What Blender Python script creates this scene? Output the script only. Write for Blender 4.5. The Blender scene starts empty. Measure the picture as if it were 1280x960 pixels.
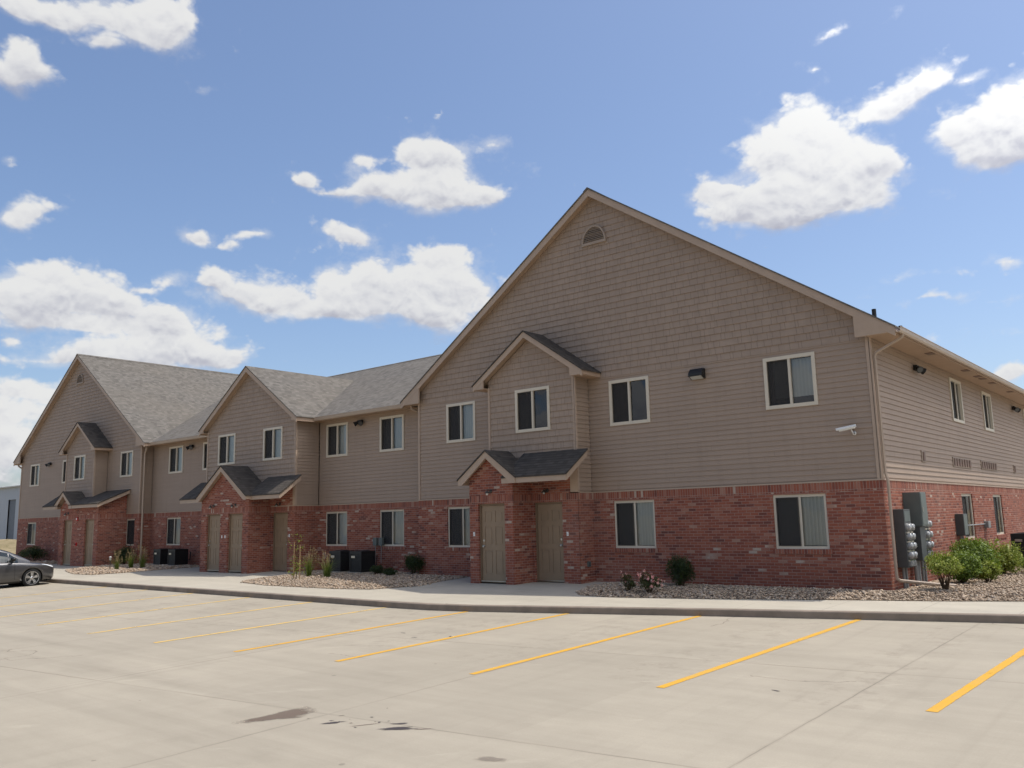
import bpy, bmesh, math, random
import numpy as np
from mathutils import Vector, Matrix, noise
random.seed(7); rng = np.random.default_rng(7)
scene = bpy.context.scene
C = scene.collection
R = math.radians

# ------------------------------------------------------------------ helpers
class MB:
    """collects faces, links them as ONE mesh object"""
    def __init__(s): s.v = []; s.f = []
    def poly(s, pts):
        i = len(s.v); s.v += [tuple(p) for p in pts]; s.f.append(tuple(range(i, i+len(pts))))
    def box(s, x0, x1, y0, y1, z0, z1):
        i = len(s.v)
        s.v += [(x0,y0,z0),(x1,y0,z0),(x1,y1,z0),(x0,y1,z0),(x0,y0,z1),(x1,y0,z1),(x1,y1,z1),(x0,y1,z1)]
        for q in ((0,3,2,1),(4,5,6,7),(0,1,5,4),(1,2,6,5),(2,3,7,6),(3,0,4,7)): s.f.append(tuple(i+k for k in q))
        return s
    def prism(s, pts, ext):
        """closed polygon pts (3d, planar) extruded by vector ext"""
        n = len(pts); i = len(s.v)
        s.v += [tuple(p) for p in pts] + [tuple(p[k]+ext[k] for k in range(3)) for p in pts]
        s.f.append(tuple(i+k for k in range(n))[::-1]); s.f.append(tuple(i+n+k for k in range(n)))
        for k in range(n):
            a, b = i+k, i+(k+1) % n
            s.f.append((a, b, b+n, a+n))
        return s
    def tube(s, pts, r, n=8, cap=True):
        pts = [Vector(p) for p in pts]; rings = []
        rr = r if isinstance(r, (list, tuple)) else [r]*len(pts)
        for k, p in enumerate(pts):
            d = (pts[min(k+1, len(pts)-1)] - pts[max(k-1, 0)]).normalized()
            a = d.orthogonal().normalized()
            if k and (a.dot(pa) < 0.99):
                a = (pa - d*pa.dot(d)).normalized()
            pa = a; b = d.cross(a)
            i = len(s.v); rings.append(i)
            for j in range(n):
                t = 2*math.pi*j/n
                s.v.append(tuple(p + (a*math.cos(t) + b*math.sin(t))*rr[k]))
        for k in range(len(rings)-1):
            for j in range(n):
                a0, a1 = rings[k]+j, rings[k]+(j+1) % n
                b0, b1 = rings[k+1]+j, rings[k+1]+(j+1) % n
                s.f.append((a0, a1, b1, b0))
        if cap:
            s.f.append(tuple(rings[0]+j for j in range(n))[::-1]); s.f.append(tuple(rings[-1]+j for j in range(n)))
        return s
    def lathe(s, prof, c, axis='z', n=20, full=True):
        """prof: list of (r, h); revolved about axis through c"""
        i0 = len(s.v)
        for r_, h in prof:
            for j in range(n):
                t = 2*math.pi*j/n; a, b = r_*math.cos(t), r_*math.sin(t)
                p = {'z': (a, b, h), 'x': (h, a, b), 'y': (a, h, b)}[axis]
                s.v.append((c[0]+p[0], c[1]+p[1], c[2]+p[2]))
        for k in range(len(prof)-1):
            for j in range(n):
                s.f.append((i0+k*n+j, i0+k*n+(j+1) % n, i0+(k+1)*n+(j+1) % n, i0+(k+1)*n+j))
        return s
    def build(s, name, mat, parent=None, smooth=False, bevel=0):
        me = bpy.data.meshes.new(name); me.from_pydata(s.v, [], s.f); me.update()
        return link(name, me, mat, parent, smooth, bevel)

def link(name, me, mat, parent=None, smooth=False, bevel=0):
    o = bpy.data.objects.new(name, me); C.objects.link(o)
    if mat: me.materials.append(mat)
    if parent:
        o.parent = parent
        o.matrix_parent_inverse = Matrix.Identity(4)
        if not parent.get('_local'):
            l = wloc(parent)
            me.transform(Matrix.Translation(-l))
    if smooth: me.polygons.foreach_set('use_smooth', [True]*len(me.polygons))
    if bevel:
        m = o.modifiers.new('bevel', 'BEVEL'); m.width = bevel; m.segments = 2; m.limit_method = 'ANGLE'
    return o

def wloc(o):
    l = o.location.copy()
    while o.parent: o = o.parent; l += o.location
    return l

def tag(o, label, cat, group=None):
    o['label'] = label; o['category'] = cat
    if group: o['group'] = group
    return o
def thing(name, label, cat, loc=(0,0,0), group=None, rotz=0):
    o = bpy.data.objects.new(name, None); C.objects.link(o)
    o.location = loc; o.rotation_euler = (0,0,rotz); o.empty_display_size = .2
    return tag(o, label, cat, group)
def local_thing(*a, **k):
    """a thing whose parts are modelled in its own space"""
    o = thing(*a, **k); LOCAL.add(o.name); return o
LOCAL = set()
_wl = wloc
def wloc(o):
    t = o
    while t.parent: t = t.parent
    if t.name in LOCAL: return Vector((0,0,0))
    return _wl(o)
def struct(o): o['kind'] = 'structure'; return o
def copy_tree(o, parent=None):
    c = o.copy(); C.objects.link(c); c.parent = parent
    for ch in list(o.children): copy_tree(ch, c)
    return c
def gz(y, x=0):                       # finished ground level: falls away in front of the building
    return .025*y if y < 0 else 0.0
def lin(r, g, b):
    f = lambda c: (c/255/12.92) if c/255 <= .04045 else ((c/255+.055)/1.055)**2.4
    return (f(r), f(g), f(b), 1)

# ------------------------------------------------------------------ materials
class NT:
    def __init__(s, name):
        s.m = bpy.data.materials.new(name); s.m.use_nodes = True
        s.t = s.m.node_tree; s.n = s.t.nodes; s.l = s.t.links
        s.b = s.n['Principled BSDF']
    def new(s, ty, **k):
        n = s.n.new(ty)
        for a, v in k.items(): setattr(n, a, v)
        return n
    def put(s, sock, v):
        if isinstance(v, bpy.types.NodeSocket): s.l.new(v, sock)
        elif v is not None: sock.default_value = v
    def math(s, op, a, b=None, c=None, clamp=False):
        n = s.new('ShaderNodeMath', operation=op); n.use_clamp = clamp
        for i, v in enumerate((a, b, c)): s.put(n.inputs[i], v) if v is not None else None
        return n.outputs[0]
    def mix(s, f, a, b, mode='MIX'):
        n = s.new('ShaderNodeMix', data_type='RGBA', blend_type=mode)
        s.put(n.inputs[0], f); s.put(n.inputs[6], a); s.put(n.inputs[7], b)
        return n.outputs[2]
    def pos(s):
        g = s.new('ShaderNodeNewGeometry'); return g.outputs['Position']
    def xyz(s, v):
        n = s.new('ShaderNodeSeparateXYZ'); s.put(n.inputs[0], v); return n.outputs
    def comb(s, x, y, z=0.0):
        n = s.new('ShaderNodeCombineXYZ')
        for i, v in enumerate((x, y, z)): s.put(n.inputs[i], v)
        return n.outputs[0]
    def noise(s, v, scale, detail=4, rough=.5, out='Fac'):
        n = s.new('ShaderNodeTexNoise'); s.put(n.inputs['Vector'], v)
        n.inputs['Scale'].default_value = scale; n.inputs['Detail'].default_value = detail
        n.inputs['Roughness'].default_value = rough
        return n.outputs[out]
    def scalev(s, v, sc):
        n = s.new('ShaderNodeVectorMath', operation='MULTIPLY'); s.put(n.inputs[0], v); n.inputs[1].default_value = sc
        return n.outputs[0]
    def white(s, v, out='Value'):
        n = s.new('ShaderNodeTexWhiteNoise', noise_dimensions='3D'); s.put(n.inputs['Vector'], v); return n.outputs[out]
    def ramp(s, f, stops, interp='LINEAR'):
        n = s.new('ShaderNodeValToRGB'); n.color_ramp.interpolation = interp
        e = n.color_ramp.elements
        while len(e) < len(stops): e.new(.5)
        for i, (p, c) in enumerate(stops):
            e[i].position = p; e[i].color = c if len(c) == 4 else (*c, 1)
        s.put(n.inputs[0], f); return n.outputs[0]
    def maprange(s, v, a, b, c, d):
        n = s.new('ShaderNodeMapRange'); s.put(n.inputs[0], v)
        for i, q in enumerate((a, b, c, d)): n.inputs[i+1].default_value = q
        return n.outputs[0]
    def bump(s, h, strength, dist):
        n = s.new('ShaderNodeBump'); n.inputs['Strength'].default_value = strength; n.inputs['Distance'].default_value = dist
        s.put(n.inputs['Height'], h); s.l.new(n.outputs[0], s.b.inputs['Normal']); return n
    def done(s, color=None, rough=.8, spec=.3, metal=0):
        s.put(s.b.inputs['Base Color'], color); s.put(s.b.inputs['Roughness'], rough)
        s.b.inputs['Specular IOR Level'].default_value = spec; s.b.inputs['Metallic'].default_value = metal
        return s.m

def plain(name, col, rough=.6, spec=.3, metal=0, var=.10, scale=3):
    n = NT(name); p = n.pos()
    f = n.noise(p, scale, 5, .6)
    c = n.mix(n.maprange(f, .3, .7, 0, 1), tuple(x*(1-var) for x in col[:3])+(1,), tuple(min(1, x*(1+var)) for x in col[:3])+(1,))
    return n.done(c, rough, spec, metal)

def mat_siding(name, col, shake=False, expo=.12):
    n = NT(name); p = n.pos(); X, Y, Z = n.xyz(p)
    u = n.math('ADD', X, Y)
    streak = n.noise(n.comb(n.math('MULTIPLY', u, .35), n.math('MULTIPLY', Z, 9.0)), 1.0, 4, .6)
    blotch = n.noise(p, .5, 4, .6)
    f = n.math('ADD', n.math('MULTIPLY', streak, .5), n.math('MULTIPLY', blotch, .5))
    c = n.mix(n.maprange(f, .3, .7, 0, 1), tuple(x*.91 for x in col[:3])+(1,), tuple(x*1.07 for x in col[:3])+(1,))
    grain = n.noise(n.comb(n.math('MULTIPLY', u, 6), n.math('MULTIPLY', Z, 90)), 1.0, 3, .5)
    h = n.math('MULTIPLY', grain, .15)
    if shake:
        row = n.math('FLOOR', n.math('DIVIDE', Z, expo))
        # shingle widths vary: three per 0.52 m period, shifted at random per row
        sh = n.math('MULTIPLY', n.white(n.comb(row, 3.0, 1.0)), 5.0)
        uu = n.math('DIVIDE', n.math('ADD', u, sh), .19)
        cell = n.math('FLOOR', uu)
        fr = n.math('FRACT', uu)
        jit = n.maprange(n.white(n.comb(cell, row, 7.0)), 0, 1, .1, .9)
        gap = n.math('LESS_THAN', n.math('ABSOLUTE', n.math('SUBTRACT', fr, jit)), .028)
        has = n.math('GREATER_THAN', n.white(n.comb(cell, row, 2.0)), .12)
        gap = n.math('MULTIPLY', gap, has)
        tone = n.white(n.comb(cell, row, 9.0))
        c = n.mix(n.math('MULTIPLY', tone, .30), c, tuple(x*.72 for x in col[:3])+(1,))
        c = n.mix(n.math('MULTIPLY', gap, .8), c, tuple(x*.45 for x in col[:3])+(1,))
        vg = n.noise(n.comb(n.math('MULTIPLY', u, 60), n.math('MULTIPLY', Z, 4)), 1.0, 3, .5)
        h = n.math('SUBTRACT', n.math('MULTIPLY', vg, .35), gap)
    if not shake:
        row = n.math('FLOOR', n.math('DIVIDE', Z, expo))
        fs = n.math('FRACT', n.math('ADD', n.math('DIVIDE', u, 3.66), n.math('MULTIPLY', n.white(n.comb(row, 4.0, 2.0)), 3.0)))
        seam = n.math('LESS_THAN', fs, .0022)
        c = n.mix(n.math('MULTIPLY', seam, .45), c, tuple(x*.4 for x in col[:3])+(1,))
        pan = n.white(n.comb(row, n.math('FLOOR', n.math('ADD', n.math('DIVIDE', u, 3.66), n.math('MULTIPLY', n.white(n.comb(row, 4.0, 2.0)), 3.0))), 5.0))
        c = n.mix(n.math('MULTIPLY', pan, .10), c, tuple(x*.75 for x in col[:3])+(1,))
    # rain streaks and dust
    dr = n.noise(n.comb(n.math('MULTIPLY', u, 5.0), n.math('MULTIPLY', Z, .5)), 1.0, 5, .65)
    c = n.mix(n.maprange(dr, .50, .72, 0, .22), c, tuple(x*.66 for x in col[:3])+(1,))
    n.bump(h, .5, .006)
    return n.done(c, .62, .25)

def mat_brick(name, rowlock=False):
    n = NT(name); p = n.pos(); X, Y, Z = n.xyz(p)
    u = n.math('ADD', X, Y)
    BW, BH, M = .203, .0677, .011
    def cells(uc, vc, w, h, off):
        row = n.math('FLOOR', n.math('DIVIDE', vc, h))
        fv = n.math('FRACT', n.math('DIVIDE', vc, h))
        us = n.math('ADD', n.math('DIVIDE', uc, w), n.math('MULTIPLY', n.math('MODULO', n.math('ABSOLUTE', row), 2.0), off))
        col = n.math('FLOOR', us); fu = n.math('FRACT', us)
        e = n.math('MINIMUM', n.math('MULTIPLY', n.math('MINIMUM', fu, n.math('SUBTRACT', 1.0, fu)), w),
                   n.math('MULTIPLY', n.math('MINIMUM', fv, n.math('SUBTRACT', 1.0, fv)), h))
        return row, col, e
    zz = n.math('ADD', Z, 10.0)
    wob = n.math('MULTIPLY', n.math('SUBTRACT', n.noise(p, 22, 2), .5), .006)
    r1, c1, e1 = cells(n.math('ADD', u, wob), n.math('ADD', zz, wob), BW, BH, .5)
    r2, c2, e2 = cells(u, n.math('SUBTRACT', Z, 2.13-.203*5), BH, .21, 0.0)
    if rowlock:
        sel = n.math('GREATER_THAN', Z, -100.0)
    else:
        sel = n.math('MULTIPLY', n.math('GREATER_THAN', Z, 2.13), n.math('LESS_THAN', Z, 2.345))
    def pick(a, b):
        return n.math('ADD', n.math('MULTIPLY', a, n.math('SUBTRACT', 1.0, sel)), n.math('MULTIPLY', b, sel))
    row, col, e = pick(r1, n.math('ADD', r2, 50.0)), pick(c1, c2), pick(e1, e2)
    wn = n.white(n.comb(row, col, 3.3))
    wn2 = n.white(n.comb(row, col, 8.1))
    big = n.noise(p, .9, 3, .6)
    f = n.math('ADD', wn, n.math('MULTIPLY', n.math('SUBTRACT', big, .5), .35))
    c = n.ramp(f, [(0, (.15,.058,.046)), (.08, (.22,.074,.052)), (.30, (.28,.090,.058)), (.55, (.32,.102,.062)),
                   (.78, (.34,.122,.076)), (.93, (.37,.165,.115)), (.98, (.42,.25,.18)), (1.0, (.50,.39,.31))])
    sp = n.noise(p, 45, 3, .7)
    c = n.mix(n.maprange(sp, .4, .75, 0, .35), c, (.10,.035,.03,1))
    c = n.mix(n.math('MULTIPLY', wn2, .10), c, (.05,.02,.02,1))
    eff = n.noise(p, .35, 4, .6)
    c = n.mix(n.maprange(eff, .55, .75, 0, .12), c, (.5,.42,.36,1))
    mort = n.math('LESS_THAN', e, M/2)
    mc = n.mix(n.noise(p, 6, 4), (.30,.18,.14,1), (.42,.29,.23,1))
    c = n.mix(mort, c, mc)
    h = n.math('ADD', n.math('MULTIPLY', n.math('MINIMUM', e, .009), 110.0), n.math('MULTIPLY', sp, .35))
    h = n.math('ADD', h, n.math('MULTIPLY', wn2, .25))
    n.bump(h, .8, .008)
    return n.done(c, .88, .2)

def mat_shingle(name, axis, base=(.172,.157,.138)):
    """asphalt shingles; axis = the horizontal run of the courses"""
    n = NT(name); p = n.pos(); X, Y, Z = n.xyz(p)
    u = Y if axis == 'y' else X
    row = n.math('FLOOR', n.math('DIVIDE', Z, .072)); fv = n.math('FRACT', n.math('DIVIDE', Z, .072))
    sh = n.math('MULTIPLY', n.white(n.comb(row, 1.0, 1.0)), 7.0)
    us = n.math('DIVIDE', n.math('ADD', u, sh), .16)
    col = n.math('FLOOR', us)
    wn = n.white(n.comb(row, col, 1.7)); big = n.noise(p, .35, 4, .6)
    patch = n.noise(n.comb(n.math('MULTIPLY', u, 1.0), n.math('MULTIPLY', Z, 5.0)), 1.4, 3, .6)
    f = n.math('ADD', n.math('MULTIPLY', wn, .7), n.math('MULTIPLY', patch, .3))
    k = base
    c = n.ramp(f, [(0, tuple(x*.55 for x in k)), (.3, tuple(x*.85 for x in k)), (.6, k), (.85, tuple(x*1.18 for x in k)), (1, tuple(x*1.4 for x in k))])
    c = n.mix(n.maprange(big, .35, .7, 0, .25), c, (k[0]*1.3, k[1]*1.2, k[2]*1.05, 1))
    gr = n.noise(p, 180, 2, .6)
    c = n.mix(n.maprange(gr, .35, .65, 0, .25), c, (.05,.045,.04,1))
    edge = n.math('LESS_THAN', fv, .14)
    c = n.mix(n.math('MULTIPLY', edge, .55), c, (k[0]*.3, k[1]*.3, k[2]*.3, 1))
    h = n.math('ADD', n.math('MULTIPLY', wn, .5), n.math('SUBTRACT', 1.0, fv))
    n.bump(h, .7, .012)
    return n.done(c, .92, .15)

def mat_concrete(name, base, lot=False):
    n = NT(name); p = n.pos(); X, Y, Z = n.xyz(p)
    big = n.noise(p, .18, 5, .6); mid = n.noise(p, 1.3, 5, .65); fine = n.noise(p, 60, 3, .7)
    sweep = n.noise(n.comb(n.math('ADD', n.math('MULTIPLY', X, .25), n.math('MULTIPLY', Y, .06)), n.math('MULTIPLY', Y, 1.6)), 1.3, 5, .65)
    f = n.math('ADD', n.math('ADD', n.math('MULTIPLY', big, .4), n.math('MULTIPLY', mid, .25)), n.math('MULTIPLY', sweep, .35))
    c = n.ramp(f, [(.30, tuple(x*.70 for x in base)), (.43, tuple(x*.90 for x in base)), (.53, base), (.70, tuple(x*1.16 for x in base))])
    c = n.mix(n.maprange(fine, .35, .65, 0, .18), c, tuple(x*.62 for x in base)+(1,))
    # scattered dark spots
    v = n.new('ShaderNodeTexVoronoi'); v.inputs['Scale'].default_value = .9; n.put(v.inputs['Vector'], p)
    spot = n.math('LESS_THAN', v.outputs['Distance'], n.math('MULTIPLY', n.noise(p, 9, 3), .05))
    c = n.mix(n.math('MULTIPLY', spot, .5), c, (.12,.10,.085,1))
    wob = n.math('MULTIPLY', n.math('SUBTRACT', n.noise(p, 2.5, 3), .5), .03)
    if lot:
        # slab joints
        a = n.math('ADD', n.math('SUBTRACT', Y, n.math('MULTIPLY', X, .115)), 12.47+46.0)
        d1 = n.math('ABSOLUTE', n.math('SUBTRACT', n.math('FRACT', n.math('DIVIDE', n.math('ADD', a, n.math('ADD', wob, 2.3)), 4.6)), .5))
        b = n.math('ADD', X, -2.23+92.0+2.3)
        d2 = n.math('ABSOLUTE', n.math('SUBTRACT', n.math('FRACT', n.math('DIVIDE', n.math('ADD', b, wob), 4.6)), .5))
        j = n.math('MAXIMUM', n.math('LESS_THAN', d1, .0018), n.math('LESS_THAN', d2, .0018))
        brk = n.maprange(n.noise(p, .5, 4, .6), .42, .60, .10, .60)
        halo = n.math('MULTIPLY', n.math('LESS_THAN', n.math('MINIMUM', d1, d2), n.math('MULTIPLY', n.noise(p, 5, 4, .7), .012)), .16)
        c = n.mix(halo, c, tuple(x*.55 for x in base)+(1,))
        c = n.mix(n.math('MULTIPLY', j, brk), c, (.13,.105,.08,1))
        # each slab weathered a little differently
        cell = n.comb(n.math('FLOOR', n.math('DIVIDE', n.math('ADD', a, 0.0), 4.6)), n.math('FLOOR', n.math('DIVIDE', b, 4.6)), 1.0)
        c = n.mix(n.math('MULTIPLY', n.white(cell), .22), c, tuple(x*.72 for x in base)+(1,))
        # tyre tracks down the lane and into the stalls
        tk = n.noise(n.comb(n.math('MULTIPLY', X, .10), n.math('MULTIPLY', Y, 2.2)), 1.0, 5, .6)
        lane = n.math('LESS_THAN', Y, -10.5)
        c = n.mix(n.math('MULTIPLY', n.maprange(tk, .52, .68, 0, .22), lane), c, tuple(x*.55 for x in base)+(1,))
        tk2 = n.noise(n.comb(n.math('MULTIPLY', X, 3.2), n.math('MULTIPLY', Y, .14)), 1.0, 5, .6)
        c = n.mix(n.maprange(tk2, .54, .72, 0, .20), c, tuple(x*.58 for x in base)+(1,))
        # drips where engines stand
        sx = n.math('ABSOLUTE', n.math('SUBTRACT', n.math('FRACT', n.math('DIVIDE', n.math('ADD', X, 100.6), 2.6)), .5))
        inst = n.math('MULTIPLY', n.math('GREATER_THAN', Y, -9.6), n.maprange(sx, .10, .26, 1, 0))
        dn = n.noise(p, 3.0, 6, .75)
        c = n.mix(n.math('MULTIPLY', inst, n.maprange(dn, .50, .68, 0, .35)), c, (.17,.14,.11,1))
        # hairline cracks
        vc = n.new('ShaderNodeTexVoronoi'); vc.feature = 'DISTANCE_TO_EDGE'; vc.inputs['Scale'].default_value = .16
        wv = n.new('ShaderNodeVectorMath', operation='ADD'); n.put(wv.inputs[0], p)
        cn = n.new('ShaderNodeTexNoise'); n.put(cn.inputs['Vector'], p); cn.inputs['Scale'].default_value = .9; cn.inputs['Detail'].default_value = 7
        n.l.new(cn.outputs['Color'], wv.inputs[1]); n.l.new(wv.outputs[0], vc.inputs['Vector'])
        ck = n.math('MULTIPLY', n.math('LESS_THAN', vc.outputs['Distance'], .0016), n.math('GREATER_THAN', n.noise(p, .12, 2), .55))
        c = n.mix(n.math('MULTIPLY', ck, .55), c, (.14,.11,.09,1))
        # pale scuffs
        sc = n.noise(n.comb(n.math('ADD', n.math('MULTIPLY', X, .9), Y), n.math('MULTIPLY', n.math('SUBTRACT', Y, X), 5.0)), .35, 6, .75)
        c = n.mix(n.maprange(sc, .60, .72, 0, .35), c, tuple(min(.8, x*1.35) for x in base)+(1,))
    else:
        b = n.math('ADD', X, 150.0)
        d2 = n.math('ABSOLUTE', n.math('SUBTRACT', n.math('FRACT', n.math('DIVIDE', b, 1.52)), .5))
        j = n.math('LESS_THAN', d2, .004)
        c = n.mix(n.math('MULTIPLY', j, .45), c, (.14,.12,.10,1))
    n.bump(n.math('ADD', fine, n.math('MULTIPLY', mid, .5)), .25, .004)
    return n.done(c, .9, .2)

TR = 0
M = {}
M['siding'] = mat_siding('lap_siding', (.358,.270,.205,1))
M['shake'] = mat_siding('shake_siding', (.358,.270,.205,1), True, .17)
M['brick'] = mat_brick('red_brick'); M['rowlock'] = mat_brick('rowlock_brick', True)
M['trim'] = plain('tan_trim', (.42,.315,.235,1), .55, .3, var=.06)
M['soffit'] = plain('tan_soffit', (.42,.30,.215,1), .65, .25, var=.05)
M['gutter'] = plain('tan_gutter', (.40,.31,.235,1), .4, .4, var=.05)
M['roof_y'] = mat_shingle('shingles_along_y', 'y'); M['roof_x'] = mat_shingle('shingles_along_x', 'x')
M['porch_y'] = mat_shingle('porch_shingles_y', 'y', (.085,.074,.064)); M['porch_x'] = mat_shingle('porch_shingles_x', 'x', (.085,.074,.064))
M['frame'] = plain('almond_vinyl', (.60,.53,.42,1), .45, .4, var=.04)
M['door'] = plain('olive_tan_door', (.29,.205,.130,1), .5, .35, var=.07)
M['dframe'] = plain('door_frame_paint', (.21,.145,.09,1), .5, .3)
M['screen'] = plain('insect_screen', (.022,.022,.024,1), .6, .3)
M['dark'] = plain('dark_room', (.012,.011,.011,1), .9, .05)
M['black'] = plain('black_metal', (.014,.014,.015,1), .45, .4)
M['bronze'] = plain('bronze_metal', (.05,.04,.03,1), .4, .5)
M['white'] = plain('white_plastic', (.72,.71,.68,1), .4, .4, var=.04)
M['nickel'] = plain('brushed_nickel', (.5,.49,.46,1), .3, .5, 1.0)
M['greybox'] = plain('grey_green_enamel', (.115,.135,.125,1), .45, .4, var=.08)
M['greydark'] = plain('dark_grey_enamel', (.075,.08,.078,1), .5, .35)
M['meter'] = plain('meter_grey', (.26,.26,.25,1), .4, .5)
M['conduit'] = plain('conduit_grey', (.25,.25,.24,1), .5, .4)
M['red'] = plain('red_alarm', (.45,.02,.02,1), .4, .4)
M['ventback'] = plain('vent_back', (.13,.105,.085,1), .7, .2)
M['vent'] = plain('vent_brown', (.20,.135,.105,1), .6, .2)
M['louver'] = plain('vent_louver', (.33,.26,.205,1), .6, .2)

def mat_blind():
    n = NT('vertical_blinds'); X, Y, Z = n.xyz(n.pos())
    u = n.math('ADD', X, Y)
    fr = n.math('FRACT', n.math('DIVIDE', u, .085))
    c = n.ramp(fr, [(0, (.56,.56,.53)), (.12, (.66,.66,.63)), (.8, (.70,.70,.67)), (1, (.60,.60,.57))])
    n.bump(n.math('ABSOLUTE', n.math('SUBTRACT', fr, .5)), .5, .01)
    return n.done(c, .6, .2)
M['blind'] = mat_blind()
def mat_glass():
    m = bpy.data.materials.new('window_glass'); m.use_nodes = True; t = m.node_tree; t.nodes.clear()
    o = t.nodes.new('ShaderNodeOutputMaterial'); mx = t.nodes.new('ShaderNodeMixShader')
    tr = t.nodes.new('ShaderNodeBsdfTransparent'); gl = t.nodes.new('ShaderNodeBsdfGlossy')
    tr.inputs[0].default_value = (.86,.88,.86,1); gl.inputs['Roughness'].default_value = .02; gl.inputs[0].default_value = (.9,.93,1,1)
    fr = t.nodes.new('ShaderNodeFresnel'); fr.inputs[0].default_value = 1.62
    g = t.nodes.new('ShaderNodeNewGeometry'); nz = t.nodes.new('ShaderNodeTexNoise'); nz.inputs['Scale'].default_value = 1.3
    bp_ = t.nodes.new('ShaderNodeBump'); bp_.inputs['Strength'].default_value = .25; bp_.inputs['Distance'].default_value = .02
    t.links.new(g.outputs['Position'], nz.inputs['Vector']); t.links.new(nz.outputs['Fac'], bp_.inputs['Height'])
    t.links.new(bp_.outputs[0], gl.inputs['Normal'])
    t.links.new(fr.outputs[0], mx.inputs[0]); t.links.new(tr.outputs[0], mx.inputs[1]); t.links.new(gl.outputs[0], mx.inputs[2])
    t.links.new(mx.outputs[0], o.inputs[0]); return m
M['glass'] = mat_glass()

# ------------------------------------------------------------------ wall builders
class Front:      # wall facing -y at y = y0 ; u = x
    def __init__(s, y0): s.y0 = y0
    def P(s, u, z, d=0): return (u, s.y0-d, z)
class East:       # wall facing +x at x = x0 ; u = y
    def __init__(s, x0): s.x0 = x0
    def P(s, u, z, d=0): return (s.x0+d, u, z)
class West:
    def __init__(s, x0): s.x0 = x0
    def P(s, u, z, d=0): return (s.x0-d, u, z)

def clip(poly, axis, val, keep_ge):
    out = []
    for i in range(len(poly)):
        a, b = poly[i], poly[(i+1) % len(poly)]
        ia = (a[axis] >= val-1e-9) if keep_ge else (a[axis] <= val+1e-9)
        ib = (b[axis] >= val-1e-9) if keep_ge else (b[axis] <= val+1e-9)
        if ia: out.append(a)
        if ia != ib:
            t = (val-a[axis])/(b[axis]-a[axis])
            q = [a[0]+(b[0]-a[0])*t, a[1]+(b[1]-a[1])*t]; q[axis] = val; out.append(tuple(q))
    return out

def wall(mb, F, poly, holes=(), expo=None, lap=.018, reveal=.09, base=0.0):
    """poly: convex (u,z) outline; holes: (u0,u1,z0,z1). expo: courses of overlapping siding."""
    z0 = min(p[1] for p in poly); z1 = max(p[1] for p in poly)
    cuts = {z0, z1}
    for h in holes:
        for z in (h[2], h[3]):
            if z0 < z < z1: cuts.add(z)
    if expo:
        k = math.ceil(z0/expo)
        while k*expo < z1:
            cuts.add(round(k*expo, 6)); k += 1
    else:
        for p in poly: cuts.add(p[1])
    cuts = sorted(cuts)
    def dep(z, row):
        if not expo: return base
        return base + lap*(1-(z-row*expo)/expo)
    for za, zb in zip(cuts, cuts[1:]):
        if zb-za < 1e-6: continue
        band = clip(clip(poly, 1, za, True), 1, zb, False)
        if len(band) < 3: continue
        row = math.floor((za+zb)/2/expo) if expo else 0
        hs = sorted([h for h in holes if h[2] < zb-1e-6 and h[3] > za+1e-6])
        u = min(p[0] for p in band); umax = max(p[0] for p in band)
        segs = []
        for h in hs:
            if h[0] > u: segs.append((u, h[0]))
            u = max(u, h[1])
        if u < umax: segs.append((u, umax))
        for a, b in segs:
            q = clip(clip(band, 0, a, True), 0, b, False)
            if len(q) < 3: continue
            mb.poly([F.P(p[0], p[1], dep(p[1], row)) for p in q])
            if expo and abs(za-row*expo) < 1e-6:
                us = [p[0] for p in q if abs(p[1]-za) < 1e-6]
                if len(us) >= 2:
                    l, r = min(us), max(us)
                    mb.poly([F.P(l, za, base+lap), F.P(r, za, base+lap), F.P(r, za, base), F.P(l, za, base)])
    for (a, b, c, d) in holes:
        for (p, q) in (((a,c),(b,c)), ((b,c),(b,d)), ((b,d),(a,d)), ((a,d),(a,c))):
            mb.poly([F.P(p[0],p[1],base+(lap*.4 if expo else 0)), F.P(q[0],q[1],base+(lap*.4 if expo else 0)), F.P(q[0],q[1],-reveal), F.P(p[0],p[1],-reveal)])

def fbox(mb, F, u0, u1, z0, z1, d0, d1):
    """box on wall F between depths d0 (inner) and d1 (outer)"""
    pts = [F.P(u, z, d) for d in (d0, d1) for (u, z) in ((u0,z0),(u1,z0),(u1,z1),(u0,z1))]
    i = len(mb.v); mb.v += pts
    for q in ((0,1,2,3),(4,5,6,7),(0,1,5,4),(1,2,6,5),(2,3,7,6),(3,0,4,7)): mb.f.append(tuple(i+k for k in q))

BLD = thing('apartment_building', 'long two storey building of tan siding over red brick with three front gables', 'building')

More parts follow.
